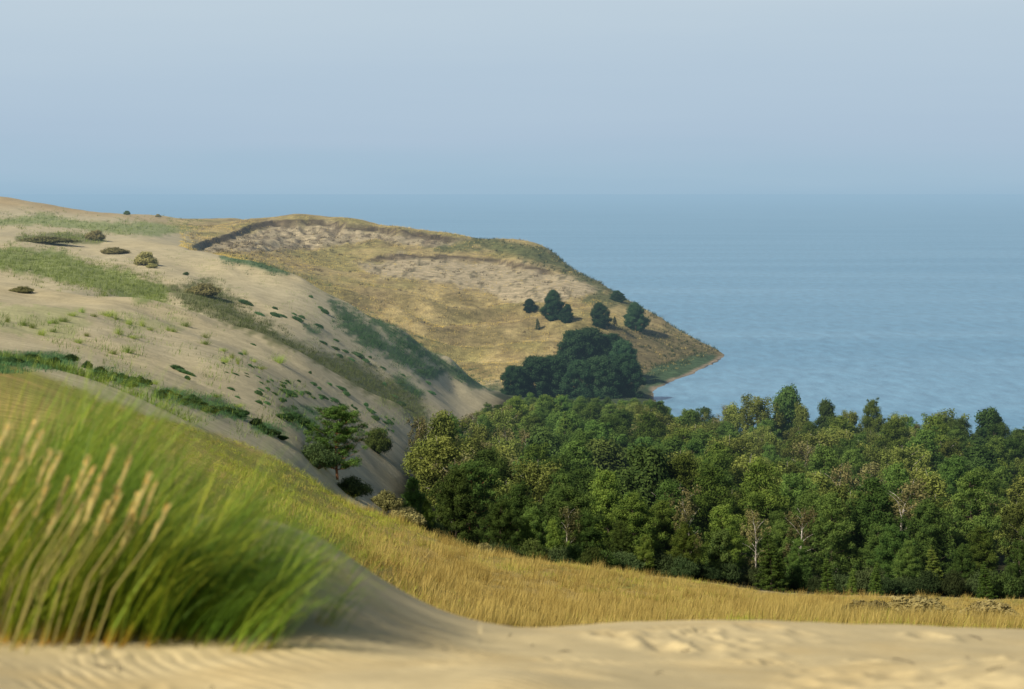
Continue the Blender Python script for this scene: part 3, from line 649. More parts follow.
# --- told-apart trees of the wood: left end and skyline by the water
put('red', 336, 202, top=407, wide=1.2, label='lone tall pine with a reddish trunk standing on the slope left of the wood')
put('dry', 420, 262, top=404, wide=.75, label='sparse brownish birch with bare white forked trunk at the left tip of the wood')
put('birch', 443, 268, top=396, wide=.95, label='rounded olive birch rising highest at the left tip of the wood')
put('dry', 722, 438, top=399, wide=.9, label='thin pale brown tree on the skyline, leftmost against the water')
put('slim', 736, 432, top=394, wide=1.1, label='slender olive birch on the skyline, just left of the broad olive one')
put('birch', 760, 420, top=387, wide=1.15, label='broad olive birch on the skyline, left of the dark rounded tree')
put('alder', 788, 425, top=388, wide=.8, label='dark rounded tree standing clear against the water')
put('slim', 808, 416, top=391, wide=.7, label='very thin birch with pale trunk, right of the dark rounded tree on the skyline')
put('alder', 822, 425, top=400, wide=.6, label='small dark tree tucked against the very thin birch on the skyline')
put('birch', 848, 420, top=403, wide=.95, label='olive birch on the skyline, first one right of the small dark tree')
put('piney', 872, 418, top=401, wide=.8, label='bright green bushy tree on the skyline between olive birches')
put('birch', 902, 415, top=407, wide=.95, label='olive birch on the skyline, left of the wide domed birch')
put('birch', 945, 412, top=404, wide=1.25, label='wide domed olive birch on the skyline near the right edge')
put('alder', 990, 410, top=409, wide=.9, label='dark green tree on the skyline, last before the right edge dips')
put('birch', 690, 300, top=440, wide=1.0); put('birch', 745, 262, top=492, wide=.8); put('dry', 760, 258, top=505, wide=.8, label='birch with pale forked bare branches in the middle of the wood front')
put('birch', 905, 330, top=437, wide=1.1, label='tall pale olive birch standing out in the right half of the wood')
put('dry', 474, 300, top=434, wide=.8); put('dry', 516, 335, top=416, wide=.8); put('dry', 531, 338, top=419, wide=.7); put('dry', 567, 224, top=496, wide=.8); put('dry', 692, 232, top=486, wide=.8); put('dry', 757, 228, top=500, wide=.8); put('dry', 798, 230, top=496, wide=.9); put('dry', 487, 320, top=432, wide=.8); put('birch', 505, 330, top=428, wide=1.0); put('birch', 655, 330, top=455, wide=.9); put('dry', 612, 300, top=470, wide=.9)
put('birch', 735, 330, top=425, wide=1.15)
# --- front row along the golden grass
for kind, px, top, D, wd, lb in (
    ('pine', 412, 478, 214, .95, None), ('piney', 428, 500, 212, .8, None), ('pine', 455, 470, 228, 1.05, None), ('red', 470, 462, 236, 1.0, None), ('pine', 498, 500, 222, .9, None), ('pine', 530, 508, 224, .9, None), ('piney', 556, 520, 222, .9, None), ('pine', 585, 515, 228, 1.0, None), ('pine', 622, 520, 228, 1.0, None),
    ('piney', 645, 535, 226, .9, None), ('piney', 684, 524, 228, 1.0, 'bushy bright pine standing forward at the wood front, left of the middle'), ('alder', 720, 530, 232, .9, None), ('spruce', 772, 530, 229, 1.25, 'tall narrow pale green conifer at the wood front, left of the small spruces'), ('pine', 800, 540, 234, 1.0, None), ('spruce', 828, 556, 228, 1.0, 'small pointed yellowish spruce at the grass edge, leftmost of three'),
    ('spruce', 852, 568, 229, 1.1, 'smallest pointed spruce at the grass edge, between two taller ones'), ('spruce', 875, 560, 230, 1.0, 'small dark pointed spruce at the grass edge, third from the left'), ('pine', 905, 540, 238, 1.0, None), ('spruce', 935, 546, 236, 1.2, 'dark broad based spruce near the right end of the wood front'), ('pine', 962, 545, 240, 1.0, None), ('spruce', 987, 562, 232, 1.25, 'lit little conifer standing out at the right end of the wood front'), ('pine', 1018, 540, 240, 1.0, None), ('pine', 1050, 540, 242, 1.0, None)):
    put(kind, px, D - (4 if px < 600 else 6), top=top, wide=wd, label=lb)
# --- the rest of the wood
SKY = ([380, 400, 420, 450, 480, 500, 530, 560, 600, 640, 660, 700, 730, 800, 850, 900, 950, 1000, 1024, 1100], [470, 455, 436, 412, 402, 397, 391, 393, 396, 393, 399, 404, 414, 416, 412, 413, 414, 420, 427, 434])
FRONT = ([390, 430, 500, 600, 700, 760, 900, 1024, 1100], [212, 210, 214, 221, 226, 229, 231, 232, 233])
BACK = ([390, 420, 450, 480, 520, 650, 680, 750, 1100], [255, 300, 370, 440, 505, 520, 470, 440, 415])
D = 222.0; row = 0
while D < 515:
    px = 398 + random.uniform(0, 12)
    while px < 1075:
        DD = D + random.uniform(-3.4, 3.4)
        px += (5.2 if D < 300 else 6.0) * F / D * random.uniform(.8, 1.25)
        if not (np.interp(px, *FRONT) + 7 < DD < np.interp(px, *BACK)): continue
        if px < 392 + (DD - 220) * .36 + 6: continue
        if any(abs((px - a) * DD / F) < .7 * r + 1.4 and abs(DD - b) < 3.4 for a, b, r in placed): continue
        depth = DD - np.interp(px, *FRONT)
        hh = random.uniform(7.0, 12.6) * (.62 + .38 * min(1, depth / 26))
        z = ground(px, DD)[2]
        hmax = H - (np.interp(px, *SKY) + random.uniform(2, 9) - HY) * DD / F - z
        hh = min(hh, hmax)
        if hh < 3.5: continue
        zone = fbm(np.array([px / 70.0]), np.array([DD / 45.0]), 77, 2)[0]
        u = random.random()
        if zone > .60: kind = 'birch' if u < .5 else ('slim' if u < .64 else ('dry' if u < .72 else 'pine'))
        elif zone < .42: kind = 'alder' if u < .25 else ('spruce' if u < .38 else 'pine')
        else: kind = 'piney' if u < .45 else ('pine' if u < .78 else ('birch' if u < .9 else ('red' if u < .94 else 'dry')))
        if depth < 20 and kind in ('birch', 'slim', 'dry', 'red') and u > .12: kind = random.choice(('pine', 'piney', 'pine', 'alder'))
        put(kind, px, DD, height=hh, wide=random.uniform(1.0, 1.35) if kind not in ('birch', 'slim', 'dry') else random.uniform(1.0, 1.3))
    D += 7.0 if D < 320 else 8.4
    row += 1
# --- headland trees
def pput(kind, px, base, top, wide, label, dmin=560):
    x, D, z = pick(px, base, dmin); put(kind, px, D, height=(base - top) * D / F, wide=wide, label=label)
pput('farpine', 554, 322, 293, 1.05, 'largest dark pine of the scattered ones on the golden headland slope')
pput('farpine', 566, 322, 304, 1.0, 'low dark pine touching the right side of the largest headland pine')
pput('farpine', 530, 316, 303, 1.4, 'small round dark bush left of the largest headland pine')
pput('farcone', 538, 331, 319, .9, 'tiny pointed dark conifer below the largest headland pine')
pput('farpine', 601, 327, 303, 1.1, 'dark pine alone midway between the largest headland pine and the ridge edge')
pput('farpine', 636, 332, 304, 1.15, 'dark pine nearest the right hand edge of the headland')
pput('farcone', 615, 327, 317, 1.1, 'tiny dark conifer between the two right hand headland pines')
pput('farpine', 618, 303, 292, 1.9, 'low dark shrub on the skyline edge of the headland')
for px, base, top, wd, lb in ((514, 396, 366, 1.2, 'leftmost low dark tree of the clump at the headland foot'), (532, 397, 357, 1.15, 'second dark tree from the left in the clump at the headland foot'), (554, 398, 356, 1.15, 'dark tree in the middle of the front of the headland clump'), (580, 398, 360, 1.1, 'dark tree at the front of the headland clump, below its tallest tree'), (604, 398, 356, 1.1, 'dark tree fourth along the front of the headland clump'), (626, 396, 354, 1.0, 'rightmost front tree of the clump at the headland foot'),
                              (573, 380, 331, 1.0, 'tall dark tree at the upper left of the headland clump'), (592, 378, 328, 1.0, 'tallest dark tree topping the clump at the headland foot'), (610, 379, 334, 1.0, 'tall dark tree right of the tallest in the headland clump'), (625, 382, 341, .9, 'dark tree at the upper right of the headland clump')):
    pput('far', px, base, top, wd, lb)

# --- labels of the trees nothing singles out
DESC = dict(pine='dark green bushy pine', piney='fresh green bushy pine', red='tall pine with reddish trunk', birch='olive leafed birch', slim='slim olive birch', dry='sparse brownish birch', alder='dark broadleaf tree', spruce='pointed spruce')
ORD = ['first', 'second', 'third', 'fourth', 'fifth', 'sixth', 'seventh', 'eighth', 'ninth', 'tenth', 'eleventh', 'twelfth', 'thirteenth', 'fourteenth']
front = {}
for t in TREES:
    if t['label'] is None and t['kind'] in DESC:
        t['front'] = t['D'] - np.interp(t['px'], *FRONT) < 7 and t['px'] < 1024
        if t['front']: front.setdefault(t['kind'], []).append(t)
        else:
            third = 'left third' if t['px'] < 600 else ('middle' if t['px'] < 810 else 'right third')
            dep = 'near the front' if t['D'] < 275 else ('at mid depth' if t['D'] < 355 else 'far back')
            t['o']['label'] = f"{DESC[t['kind']]} inside the wood, {third}, {dep}"
            t['o']['group'] = f"{DESC[t['kind']]} trees inside the wood, {third}, {dep}"
for k, L in front.items():
    L.sort(key=lambda t: t['px'])
    for i, t in enumerate(L):
        t['o']['label'] = f"{DESC[k]} in the wood's front row, {ORD[min(i, 13)]} such from the left"
        t['o']['group'] = 'trees of the wood front'

# --- shrubs on and around the dunes
SH = dict(dark=[proto_shrub('dark_shrub', M_ALDER) for _ in range(2)], scrub=[proto_shrub('scrub', M_SCRUB) for _ in range(3)], hum=[proto_shrub('hummock', M_HUM, 44, .6, .08) for _ in range(2)], creep=[proto_shrub('creeping_shrub', M_CREEP, 34, .75, .09) for _ in range(3)], heath=[proto_shrub('heath', M_HEATH, 46, .6, .11) for _ in range(2)])
def shrub(kind, px, base, hpx, wpx, label, dmin=100, group=None, name='shrub', D=None, cat='shrub'):
    if D is None: x, D, z = pick(px, base, dmin)
    x, D, z = ground(px, D)
    o = thing(name, (x, D, z - .03), random.random() * 6.28, (wpx * D / F / 2.3, wpx * D / F / 2.3, hpx * D / F), label, cat, group)
    a, b = random.choice(SH[kind]); link('stems', a, o); link('leaves', b, o); return o
shrub('dark', 378, 478, 30, 32, 'round dark green bush between the lone pine and the wood', D=262)
shrub('scrub', 317, 487, 30, 46, 'loose green bush at the left foot of the lone pine', D=196)
shrub('scrub', 352, 488, 24, 40, 'low green bush at the right foot of the lone pine', D=199)
shrub('hum', 405, 530, 22, 44, 'brownish low scrub at the left front corner of the wood', D=205)
shrub('hum', 385, 500, 24, 36, 'olive scrub on the grass crest right of the lone pine', D=212)
shrub('hum', 485, 556, 20, 24, 'dry straw coloured bush at the wood edge above the golden grass', D=204)
shrub('hum', 95, 241, 13, 20, 'olive domed hummock on the far sand flat, left of the skyline dip', 400, name='grass_hummock', cat='hummock')
shrub('hum', 145, 266, 17, 24, 'tall tufted hummock casting a long shadow on the bare sand', 400, name='grass_hummock', cat='hummock')
shrub('hum', 152, 269, 6, 12, 'small eroded hummock at the right foot of the tall tufted one', 400, name='grass_hummock', cat='hummock')
shrub('hum', 114, 254, 8, 30, 'long low brown hummock on the pale sand, left of the tall tufted one', 400, name='grass_hummock', cat='hummock')
shrub('hum', 45, 243, 8, 62, 'longest low brown hummock near the left edge', 400, name='grass_hummock', cat='hummock')
shrub('hum', 204, 296, 15, 36, 'green topped hummock at the head of the gully', 300, name='grass_hummock', cat='hummock')
shrub('scrub', 186, 276, 4, 7, 'tiny lone bush above the gully head', 300)
shrub('hum', 22, 293, 8, 26, 'brown broken turf lump at the left edge on the pale ridge', 200, name='grass_hummock', cat='hummock')
shrub('dark', 127, 215, 5, 8, 'tiny dark bush alone on the far left skyline', 700)
shrub('hum', 158, 217, 4, 6, 'faint tiny bush on the skyline right of the tiny dark one', 700)
for px, py, w_, h_ in ((862, 624, 60, 13), (900, 622, 56, 15), (938, 625, 50, 12), (990, 619, 50, 11)):
    pass
for k, (px, D_, w_, h_, lb) in enumerate(((868, 118, 66, 21, 'grey brown heath mound in the golden grass, left one of three'), (915, 124, 78, 25, 'grey brown heath mound in the golden grass, middle and largest of three'), (990, 128, 64, 22, 'grey brown heath mound near the right edge of the golden grass'))):
    shrub('heath', px, 0, h_, w_, lb, D=D_, name='heath_mound', cat='heath')
for k, px in enumerate(np.linspace(420, 1040, 38)):
    px = float(px) + random.uniform(-7, 7); D_ = float(np.interp(px, *FRONT)) + random.uniform(-5, 1)
    shrub(random.choice(('scrub', 'dark', 'scrub')), px, 0, random.uniform(16, 32), random.uniform(28, 48), 'low green undergrowth bush filling the gaps under the wood front', D=D_, group='undergrowth bushes along the wood front', name='undergrowth_bush', cat='bush')
for p0, p1, n_ in (((-20, 362), (74, 362), 9), ((86, 371), (148, 388), 10), ((154, 394), (246, 419), 15), ((252, 427), (284, 435), 5), ((280, 413), (312, 431), 6)):
    for i in range(n_):
        t_ = (i + random.uniform(.1, .9)) / n_; px = p0[0] + (p1[0] - p0[0]) * t_; py = p0[1] + (p1[1] - p0[1]) * t_ + random.uniform(-3, 5)
        shrub('creep', px, py, random.uniform(5, 9.5), random.uniform(11, 22), 'dark green creeping shrub in the broken hedge along the foot of the near dune', 100, 'creeping shrubs along the dune foot', name='creeping_shrub')
# dark tussocks on the shaded faces, pale tufts on the lit sand
TS = dict(dark=[proto_shrub('tussock_dark', M_TEAL, 20, .8, .09) for _ in range(3)], pale=[proto_tussock('tussock_pale', M_MARRAM) for _ in range(3)])
def tussock(kind, px, py, w_, h_, label, group, dmin=170):
    px += random.uniform(-4, 4); py += random.uniform(-2, 2); w_ *= random.uniform(.5, 1.5); h_ *= random.uniform(.6, 1.3)
    x, D, z = pick(px, py, dmin); s = D / F
    if kind == 'dark':
        o = thing('dune_tussock', (x, D, z - .05), random.uniform(-.5, .3), (w_ * s / 1.7, w_ * s / 2.6, h_ * s), label, 'tussock', group); o.rotation_euler.y = .36
        a, b = random.choice(TS['dark']); link('stems', a, o); link('leaves', b, o)
    else:
        o = link('dune_tussock', random.choice(TS['pale']), None, (x, D, z), label=label, category='tussock', group=group)
        o.rotation_euler = (0, 0, random.uniform(-.5, .5)); o.scale = (w_ * s / 1.3, w_ * s / 1.3, h_ * s / .9)
A = 'dark green tussock dotted over the shaded right flank of the near dune spur'
for px, py, w_, h_ in ((182, 374, 16, 6), (176, 370, 12, 6), (190, 380, 10, 5), (285, 388, 10, 5), (292, 394, 12, 6), (262, 398, 12, 6), (270, 404, 10, 5), (284, 402, 10, 5), (256, 406, 11, 5), (302, 396, 9, 4), (290, 406, 8, 4), (272, 392, 8, 4), (306, 374, 6, 4), (312, 386, 7, 4), (326, 384, 7, 4), (338, 390, 8, 4), (346, 396, 8, 4), (320, 398, 12, 5), (332, 402, 10, 4), (345, 408, 10, 4), (356, 412, 9, 4), (362, 404, 8, 4), (368, 412, 10, 4), (376, 420, 9, 4), (340, 418, 9, 4), (352, 424, 8, 4), (366, 428, 9, 4), (380, 430, 9, 4), (388, 424, 8, 4), (326, 412, 8, 4), (240, 398, 6, 3), (228, 390, 6, 3), (238, 354, 6, 3), (252, 345, 6, 3)):
    tussock('dark', px + random.uniform(-1.5, 1.5), py, w_, h_, A, 'dark tussocks on the near spur')
for _ in range(46):
    t_ = random.random(); q_ = random.uniform(0, 34); tussock('dark', 225 + 165 * t_ + random.uniform(-12, 12), 362 + 62 * t_ + q_ * (.4 + .6 * t_) - 4, random.uniform(3, 7), random.uniform(2, 3.5), A, 'dark tussocks on the near spur')
B = 'dark green tussock dotted over the bare flank of the far dune spur'
for px, py, w_, h_ in ((250, 303, 9, 5), (262, 314, 7, 4), (270, 316, 10, 4), (282, 319, 9, 4), (292, 322, 8, 4), (276, 310, 6, 3), (296, 312, 6, 3), (306, 318, 6, 3), (318, 330, 6, 3), (316, 310, 5, 3), (308, 300, 6, 3), (322, 314, 8, 4), (336, 342, 7, 3), (346, 352, 8, 4), (334, 352, 8, 4), (322, 346, 9, 4), (340, 358, 9, 4), (356, 356, 12, 4), (364, 362, 9, 4), (350, 362, 7, 3), (382, 370, 7, 3), (374, 360, 6, 3), (420, 374, 9, 5), (412, 366, 6, 3), (402, 378, 6, 3), (432, 394, 10, 4), (424, 386, 6, 3), (382, 386, 8, 4), (392, 396, 9, 4), (402, 406, 9, 4)):
    tussock('dark', px + random.uniform(-1.5, 1.5), py, w_, h_, B, 'dark tussocks on the far spur', 345)
A = 'yellow green grass tuft on the lit top of the near dune ridge'
for px, py in ((22, 326), (30, 330), (38, 336), (52, 332), (58, 326), (66, 322), (72, 316), (80, 312), (75, 345), (86, 337), (46, 322), (8, 322), (100, 316), (110, 318), (120, 320), (130, 323), (142, 328), (152, 330), (162, 330), (172, 332), (186, 326), (118, 336), (135, 340), (204, 344), (220, 352), (230, 359), (222, 362), (208, 338), (240, 364), (252, 362), (276, 364), (244, 356), (262, 370), (112, 356), (128, 352), (160, 385), (214, 398), (236, 408)):
    tussock('pale', px + random.uniform(-2, 2), py, random.uniform(8, 15), random.uniform(5, 9), A, 'pale tufts on the near ridge')

# ------------------------------------------------------------------ grass nobody could count
def scatter_poly(pts, n):
    xs = [p[0] for p in pts]; ys = [p[1] for p in pts]; out = []
    a = rng.uniform(max(-80, min(xs)), max(xs), n * 6); b = rng.uniform(min(ys), max(ys), n * 6)
    sd = poly_sd(a, b, pts) + 22 * (fbm(a / 8, b / 4, 13, 4) - .54)
    k = np.where(sd + 4.5 * rng.normal(size=len(sd)) > 0)[0][:n]
    return a[k], b[k]
def grass_object(name, label, mat, pts, per, hgt, width, lean=(.25, -.05), spread=.35, cat='grass', segs=1, shade=None):
    n = len(pts); B = np.repeat(pts, per, 0); N = n * per
    B = B + np.c_[rng.normal(size=(N, 2)) * spread, np.full(N, -.03)]
    hv = np.repeat(hgt * (.6 + .7 * rng.random(n)), per) * (.55 + .6 * rng.random(N)) if np.isscalar(hgt) else np.repeat(hgt, per) * (.5 + .6 * rng.random(N))
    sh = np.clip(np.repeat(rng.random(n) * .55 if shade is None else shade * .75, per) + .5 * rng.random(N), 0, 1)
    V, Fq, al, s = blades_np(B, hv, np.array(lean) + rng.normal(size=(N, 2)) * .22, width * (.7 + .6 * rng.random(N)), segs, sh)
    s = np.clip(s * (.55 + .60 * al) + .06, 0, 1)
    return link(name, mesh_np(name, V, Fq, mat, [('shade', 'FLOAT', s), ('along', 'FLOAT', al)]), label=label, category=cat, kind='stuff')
def poly_points(names, dens, dmin, dmax=1200):
    out = []
    for nm in names:
        pts = POLY[nm]; xs = np.array([max(-80, p[0]) for p in pts]); ys = np.array([p[1] for p in pts])
        area = .5 * abs(np.dot(xs, np.roll(ys, 1)) - np.dot(ys, np.roll(xs, 1)))
        a, b = scatter_poly(list(zip(xs, ys)), int(area * dens))
        D = pick_many(a, b, dmin); k = D < dmax
        out.append(ground_many(a[k], D[k]))
    return np.concatenate(out)
grass_object('dune_grass', 'pale green marram grass growing in a band across the sand plateau', M_MARRAM, poly_points(['band'], .5, 345), 9, .6, .06)
grass_object('dune_grass', 'thin green grass on the far dunes below the left skyline', M_MARRAM, poly_points(['far1', 'mound'], .5, 560), 7, .8, .09)
grass_object('dune_grass', 'brownish olive turf filling the gully between the dune spurs', M_OLIVE, poly_points(['gully'], .5, 330), 9, .6, .06)
grass_object('dune_grass', 'dense blue green grass on the steep far dune flank', M_TEAL, poly_points(['green4', 'edge', 'strip6', 'strip7', 'ridge1', 'ridge2'], .8, 345), 9, .6, .06)
grass_object('dune_scrub', 'dark green creeping scrub along the foot of the near dune', M_TEAL, poly_points(['hedge1', 'hedge2', 'hedge3', 'hedge4', 'dark9', 'dark10'], .9, 100, 330), 12, .24, .03, spread=.3, cat='scrub')
a = rng.uniform(-60, 480, 9000); b = rng.uniform(205, 440, 9000); D_ = pick_many(a, b, 150)
q = fbm(a / 30, b / 14, 151, 3) + .12 * (rng.random(9000) - .5); k = (q > .57) & (D_ < 560) & (a < 250 + (b - 205) * .9)
grass_object('dune_grass', 'thin pale grass straggling over the open sand between the denser patches', M_MARRAM, ground_many(a[k], D_[k]), 6, .5, .05, spread=.5)
# headland turf
a = rng.uniform(180, 725, 26000); D_ = np.exp(rng.uniform(math.log(600), math.log(925), 26000)); zz, yy = land(a, D_)
k = (zz > .9) & (a > 180 + 0 * a)
hp = np.stack([(a - CX) * D_ / F, D_, zz], -1)[k]; ya = yy[k]; a = a[k]
bare = np.maximum(poly_sd(a, ya, [(196, 246), (232, 234), (270, 221), (330, 221), (425, 234), (470, 239), (440, 243), (372, 238), (330, 246), (270, 252), (215, 252)]), poly_sd(a, ya, [(352, 263), (400, 254), (460, 256), (530, 265), (570, 276), (612, 288), (600, 293), (560, 299), (535, 303), (505, 301), (480, 289), (430, 281), (380, 276)]))
dens = np.where(bare > 0, .12, .7) * np.clip(fbm(hp[:, 0] / 9, hp[:, 1] / 16, 15, 3) * 2.4 - .5, .05, 1)
k = rng.random(len(a)) < dens
greenish = (poly_sd(a, ya, [(470, 235), (560, 250), (640, 300), (735, 356), (640, 396), (600, 330), (640, 325), (560, 275), (480, 250)]) > 0) & (rng.random(len(a)) < .75)
grass_object('headland_grass', 'dry golden grass tufts over the headland', M_GOLD, hp[k & ~greenish], 6, .55, .10)
grass_object('headland_grass', 'dull green scrub along the right flank and ridge of the headland', M_SCRUB, hp[k & greenish], 8, .9, .13)
rough = k & False
a2 = rng.uniform(190, 610, 16000); D2 = np.exp(rng.uniform(math.log(640), math.log(915), 16000)); z2, y2 = land(a2, D2); y2 = HY + (H - z2) * F / D2
x2 = (a2 - CX) * D2 / F
pit = poly_sd(a2, y2, [(200, 243), (232, 233), (270, 221), (330, 221), (420, 233), (470, 239), (430, 247), (370, 246), (330, 258), (260, 258), (215, 252)]) > 0
mid = poly_sd(a2, y2, [(352, 263), (400, 255), (460, 257), (530, 266), (612, 288), (600, 296), (505, 303), (430, 284), (380, 277)]) > 0
q2 = fbm(x2 / 3.5, D2 / 7, 121, 3)
w2 = np.where(pit, (q2 > .52) * .8, np.where(mid, (q2 > .62) * .45, (q2 > .64) * .35))
sel = (rng.random(16000) < w2) & (z2 > 1)
grass_object('headland_tussocks', 'brown olive turf clods and tussocks dotted over the eroded headland', M_HEATH2, np.stack([x2, D2, z2], -1)[sel], 8, .75, .16, spread=.4)
# golden meadow
N = 60000
a = rng.uniform(60, 1130, N); D_ = np.exp(rng.uniform(math.log(58), math.log(226), N)); dm = np.interp(a, [-350, 0, 100, 150, 200, 280, 330, 400, 500, 600, 1024, 1400], [150, 138, 128, 134, 150, 168, 190, 200, 205, 214, 228, 228])
g_ = fbm((a - CX) * D_ / F / 8, D_ / 14, 5, 3)
low = np.exp(-((HY + 0 * a + 0) * 0 + (D_ - 66) / 13) ** 2)
left = 1 - sstep(230, 480, a)
greenp = np.clip((g_ - .50) * 4, 0, 1) * .35 + left * .72 + .5 * (1 - sstep(330, 500, a)) * (D_ > 90) * np.clip((g_ - .42) * 5, 0, 1) + 1.0 * low * np.clip((fbm(a / 45, D_ / 30, 55, 2) - .44) * 9, 0, 1)
k = (D_ < dm - 1) & (rng.random(N) < .45 + .55 * sstep(90, 140, D_))
isg = rng.random(N) < greenp
mp_ = ground_many(a, D_)
cl_ = fbm(mp_[:, 0] / 1.0, mp_[:, 1] / 2.6, 65, 3)
hh = np.clip((cl_ - .34) * 2.9, .08, 1.3) * .72 * (.7 + .5 * rng.random(N)) * (.5 + .5 * sstep(230, 420, a)) * (1 - .65 * (1 - sstep(120, 330, a)))
at_ = rng.uniform(230, 1110, 2600); Dt = np.exp(rng.uniform(math.log(62), math.log(224), 2600)); kt = Dt < np.interp(at_, [200, 280, 330, 400, 500, 600, 1024, 1400], [150, 168, 190, 200, 205, 214, 228, 228]) - 1
kt &= rng.random(2600) < sstep(300, 480, at_) * np.clip((fbm(at_ / 30, Dt / 12, 181, 3) - .38) * 4, .1, 1)
grass_object('meadow_tussocks', 'taller straw tussocks standing out of the golden slope grass', M_GOLD, ground_many(at_[kt], Dt[kt]), 46, .62 + .5 * rng.random(int(kt.sum())), .028, (.3, -.05), .27)
hh = hh * .72
for sel, nm, lb, mt in ((k & ~isg, 'meadow_grass', 'dry golden grass covering the slope in front of the wood', M_GOLD), (k & isg, 'meadow_grass', 'fresh green grass mixed into the slope towards the left and along its foot', M_MIDGREEN)):
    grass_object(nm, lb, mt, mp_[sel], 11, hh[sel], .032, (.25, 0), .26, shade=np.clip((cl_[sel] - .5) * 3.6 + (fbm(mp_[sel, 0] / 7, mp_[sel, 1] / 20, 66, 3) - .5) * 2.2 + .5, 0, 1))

# ------------------------------------------------------------------ beach grass close by
def fgz(px, D):
    z, _ = fg_land(np.asarray(px, float), np.asarray(D, float)); return z
def beach_grass(label, specs, heads=()):
    o = link('beach_grass', None, None, ((specs[0][0] + specs[0][1]) / 2 * 0 + (80 - CX) * 13 / F, 13, float(fgz([80], [13])[0])), label=label, category='grass')
    l0 = np.array(o.location); Vs, Fs, As, Ss = [], [], [], []; off = 0
    for p0, p1, d0, d1, n, L0, L1, lx, ly, wd, s0, s1, sw in specs:
        cpx = rng.uniform(p0, p1, max(3, n // 26)); cD = rng.uniform(d0, d1, len(cpx)); ci = rng.integers(0, len(cpx), n)
        D = cD[ci] + rng.normal(size=n) * .10; px = cpx[ci] + rng.normal(size=n) * 9
        base = np.stack([(px - CX) * D / F, D, fgz(px, D) - .03], -1) - l0
        f = (cpx[ci] - p0) / max(1, p1 - p0)
        L = rng.uniform(L0, L1, n) * (1 - .25 * f * sw)
        lean = np.stack([lx[0] + (lx[1] - lx[0]) * f + rng.normal(size=n) * .19, ly + rng.normal(size=n) * .2], -1)
        V, Fq, al, sh = blades_np(base, L, lean, wd * (.7 + .6 * rng.random(n)), 7, rng.uniform(s0, s1, n))
        Vs.append(V); Fs.append(Fq + off); As.append(al); Ss.append(sh); off += len(V)
    link('blades', mesh_np('beach_grass_blades', np.concatenate(Vs), np.concatenate(Fs), M_BLADE, [('along', 'FLOAT', np.concatenate(As)), ('shade', 'FLOAT', np.concatenate(Ss))]), o)
    for (tx, ty, ln, D) in heads:
        tip = np.array([(tx - CX) * D / F, D, H - (ty - HY) * D / F]) - l0
        d = np.array([.30 + .12 * random.random(), random.uniform(-.1, .1), .9]); d /= np.linalg.norm(d); Lh = ln * D / F
        foot = tip - d * Lh
        bx = tip[0] - (.36 + .1 * random.random()) * (tip[2] + .1); bp = np.array([bx, foot[1], 0.0])
        bp[2] = float(fgz([(bp[0] + l0[0]) * F / D + CX], [D])[0]) - l0[2]
        mid = (bp + foot) / 2 + np.array([-.04, 0, .03])
        V, Fq = tubes([([bp, mid, foot], [.0048, .0042, .0036])], 4); n0 = len(V)
        hp_ = [foot + d * Lh * t + np.array([.015 * t * t, 0, 0]) for t in (0, .15, .4, .7, .9, 1)]
        V2, F2 = tubes([(hp_, [.003, .0085, .0105, .0085, .005, .001])], 6)
        st = link('seed_stalk', mesh_np('seed_stalk', V, Fq, M_SEED, [('along', 'FLOAT', np.full(len(V), .2)), ('shade', 'FLOAT', np.full(len(V), .45))], True), o)
        # spikelets roughen the head
        nn = 70; t = rng.random(nn); c = np.array([foot + d * Lh * q for q in t]); dd = rng.normal(size=(nn, 3)); dd[:, 2] *= .2; dd /= np.linalg.norm(dd, axis=1, keepdims=True)
        V3, F3, S3 = leaves(c + dd * .007, np.cross(dd, d), .012 + .006 * rng.random(nn), rng.uniform(.3, .9, nn), .25, dd * .35 + d)
        VV = np.concatenate([V2, V3]); SS = np.concatenate([np.full(len(V2), .6), S3])
        me = mesh_np('seed_head', VV, np.concatenate([F2, F3 + len(V2)]), M_SEED, [('along', 'FLOAT', np.full(len(VV), .6)), ('shade', 'FLOAT', SS)])
        link('seed_head', me, st)
    return o
HEADS = [(10, 422, 38), (37, 416, 40), (42, 430, 34), (8, 458, 34), (25, 452, 36), (51, 450, 38), (60, 452, 36), (88, 457, 34), (114, 446, 40), (130, 456, 38), (98, 486, 36), (93, 466, 40), (117, 485, 38), (120, 492, 34), (150, 473, 44), (155, 481, 44), (169, 502, 40), (138, 492, 40), (108, 500, 36), (82, 503, 36), (68, 478, 36), (48, 484, 34), (100, 476, 40), (20, 500, 34), (135, 515, 34), (60, 505, 34)]
HEADS = [(a, b, c, 11.35 + .5 * random.random()) for a, b, c in HEADS]
beach_grass('tall green beach grass bending in the wind with straw seed heads, at the left edge',
    # px0, px1, D0, D1, blades, shortest, longest, lean x at left/right, lean y, width, shade range, taper to the right
    [(-190, 110, 11.9, 14.2, 2300, .75, 1.30, (.22, .45), 0, .0085, .05, .8, .6),
     (60, 215, 11.9, 14.0, 1350, .5, .95, (.5, .85), -.02, .0085, .0, .7, .8),
     (110, 245, 11.8, 13.4, 800, .35, .75, (.5, .8), -.05, .0085, 0, .5, .5),
     (90, 235, 13.2, 15.2, 700, .6, 1.0, (.4, .72), 0, .008, .2, .9, .7),
     (-120, 150, 11.7, 12.3, 260, .45, .85, (.3, .6), -.1, .009, .8, 1.0, .3),
     (-190, 200, 11.7, 13.4, 420, .6, 1.2, (.25, .6), 0, .009, .9, 1.0, .5),
     (-190, 160, 11.7, 12.6, 170, .7, 1.15, (.3, .6), 0, .014, .75, 1.0, .4),
     (-190, 130, 14.5, 16.5, 1000, .9, 1.35, (.3, .6), 0, .009, .4, .95, .5)], HEADS)
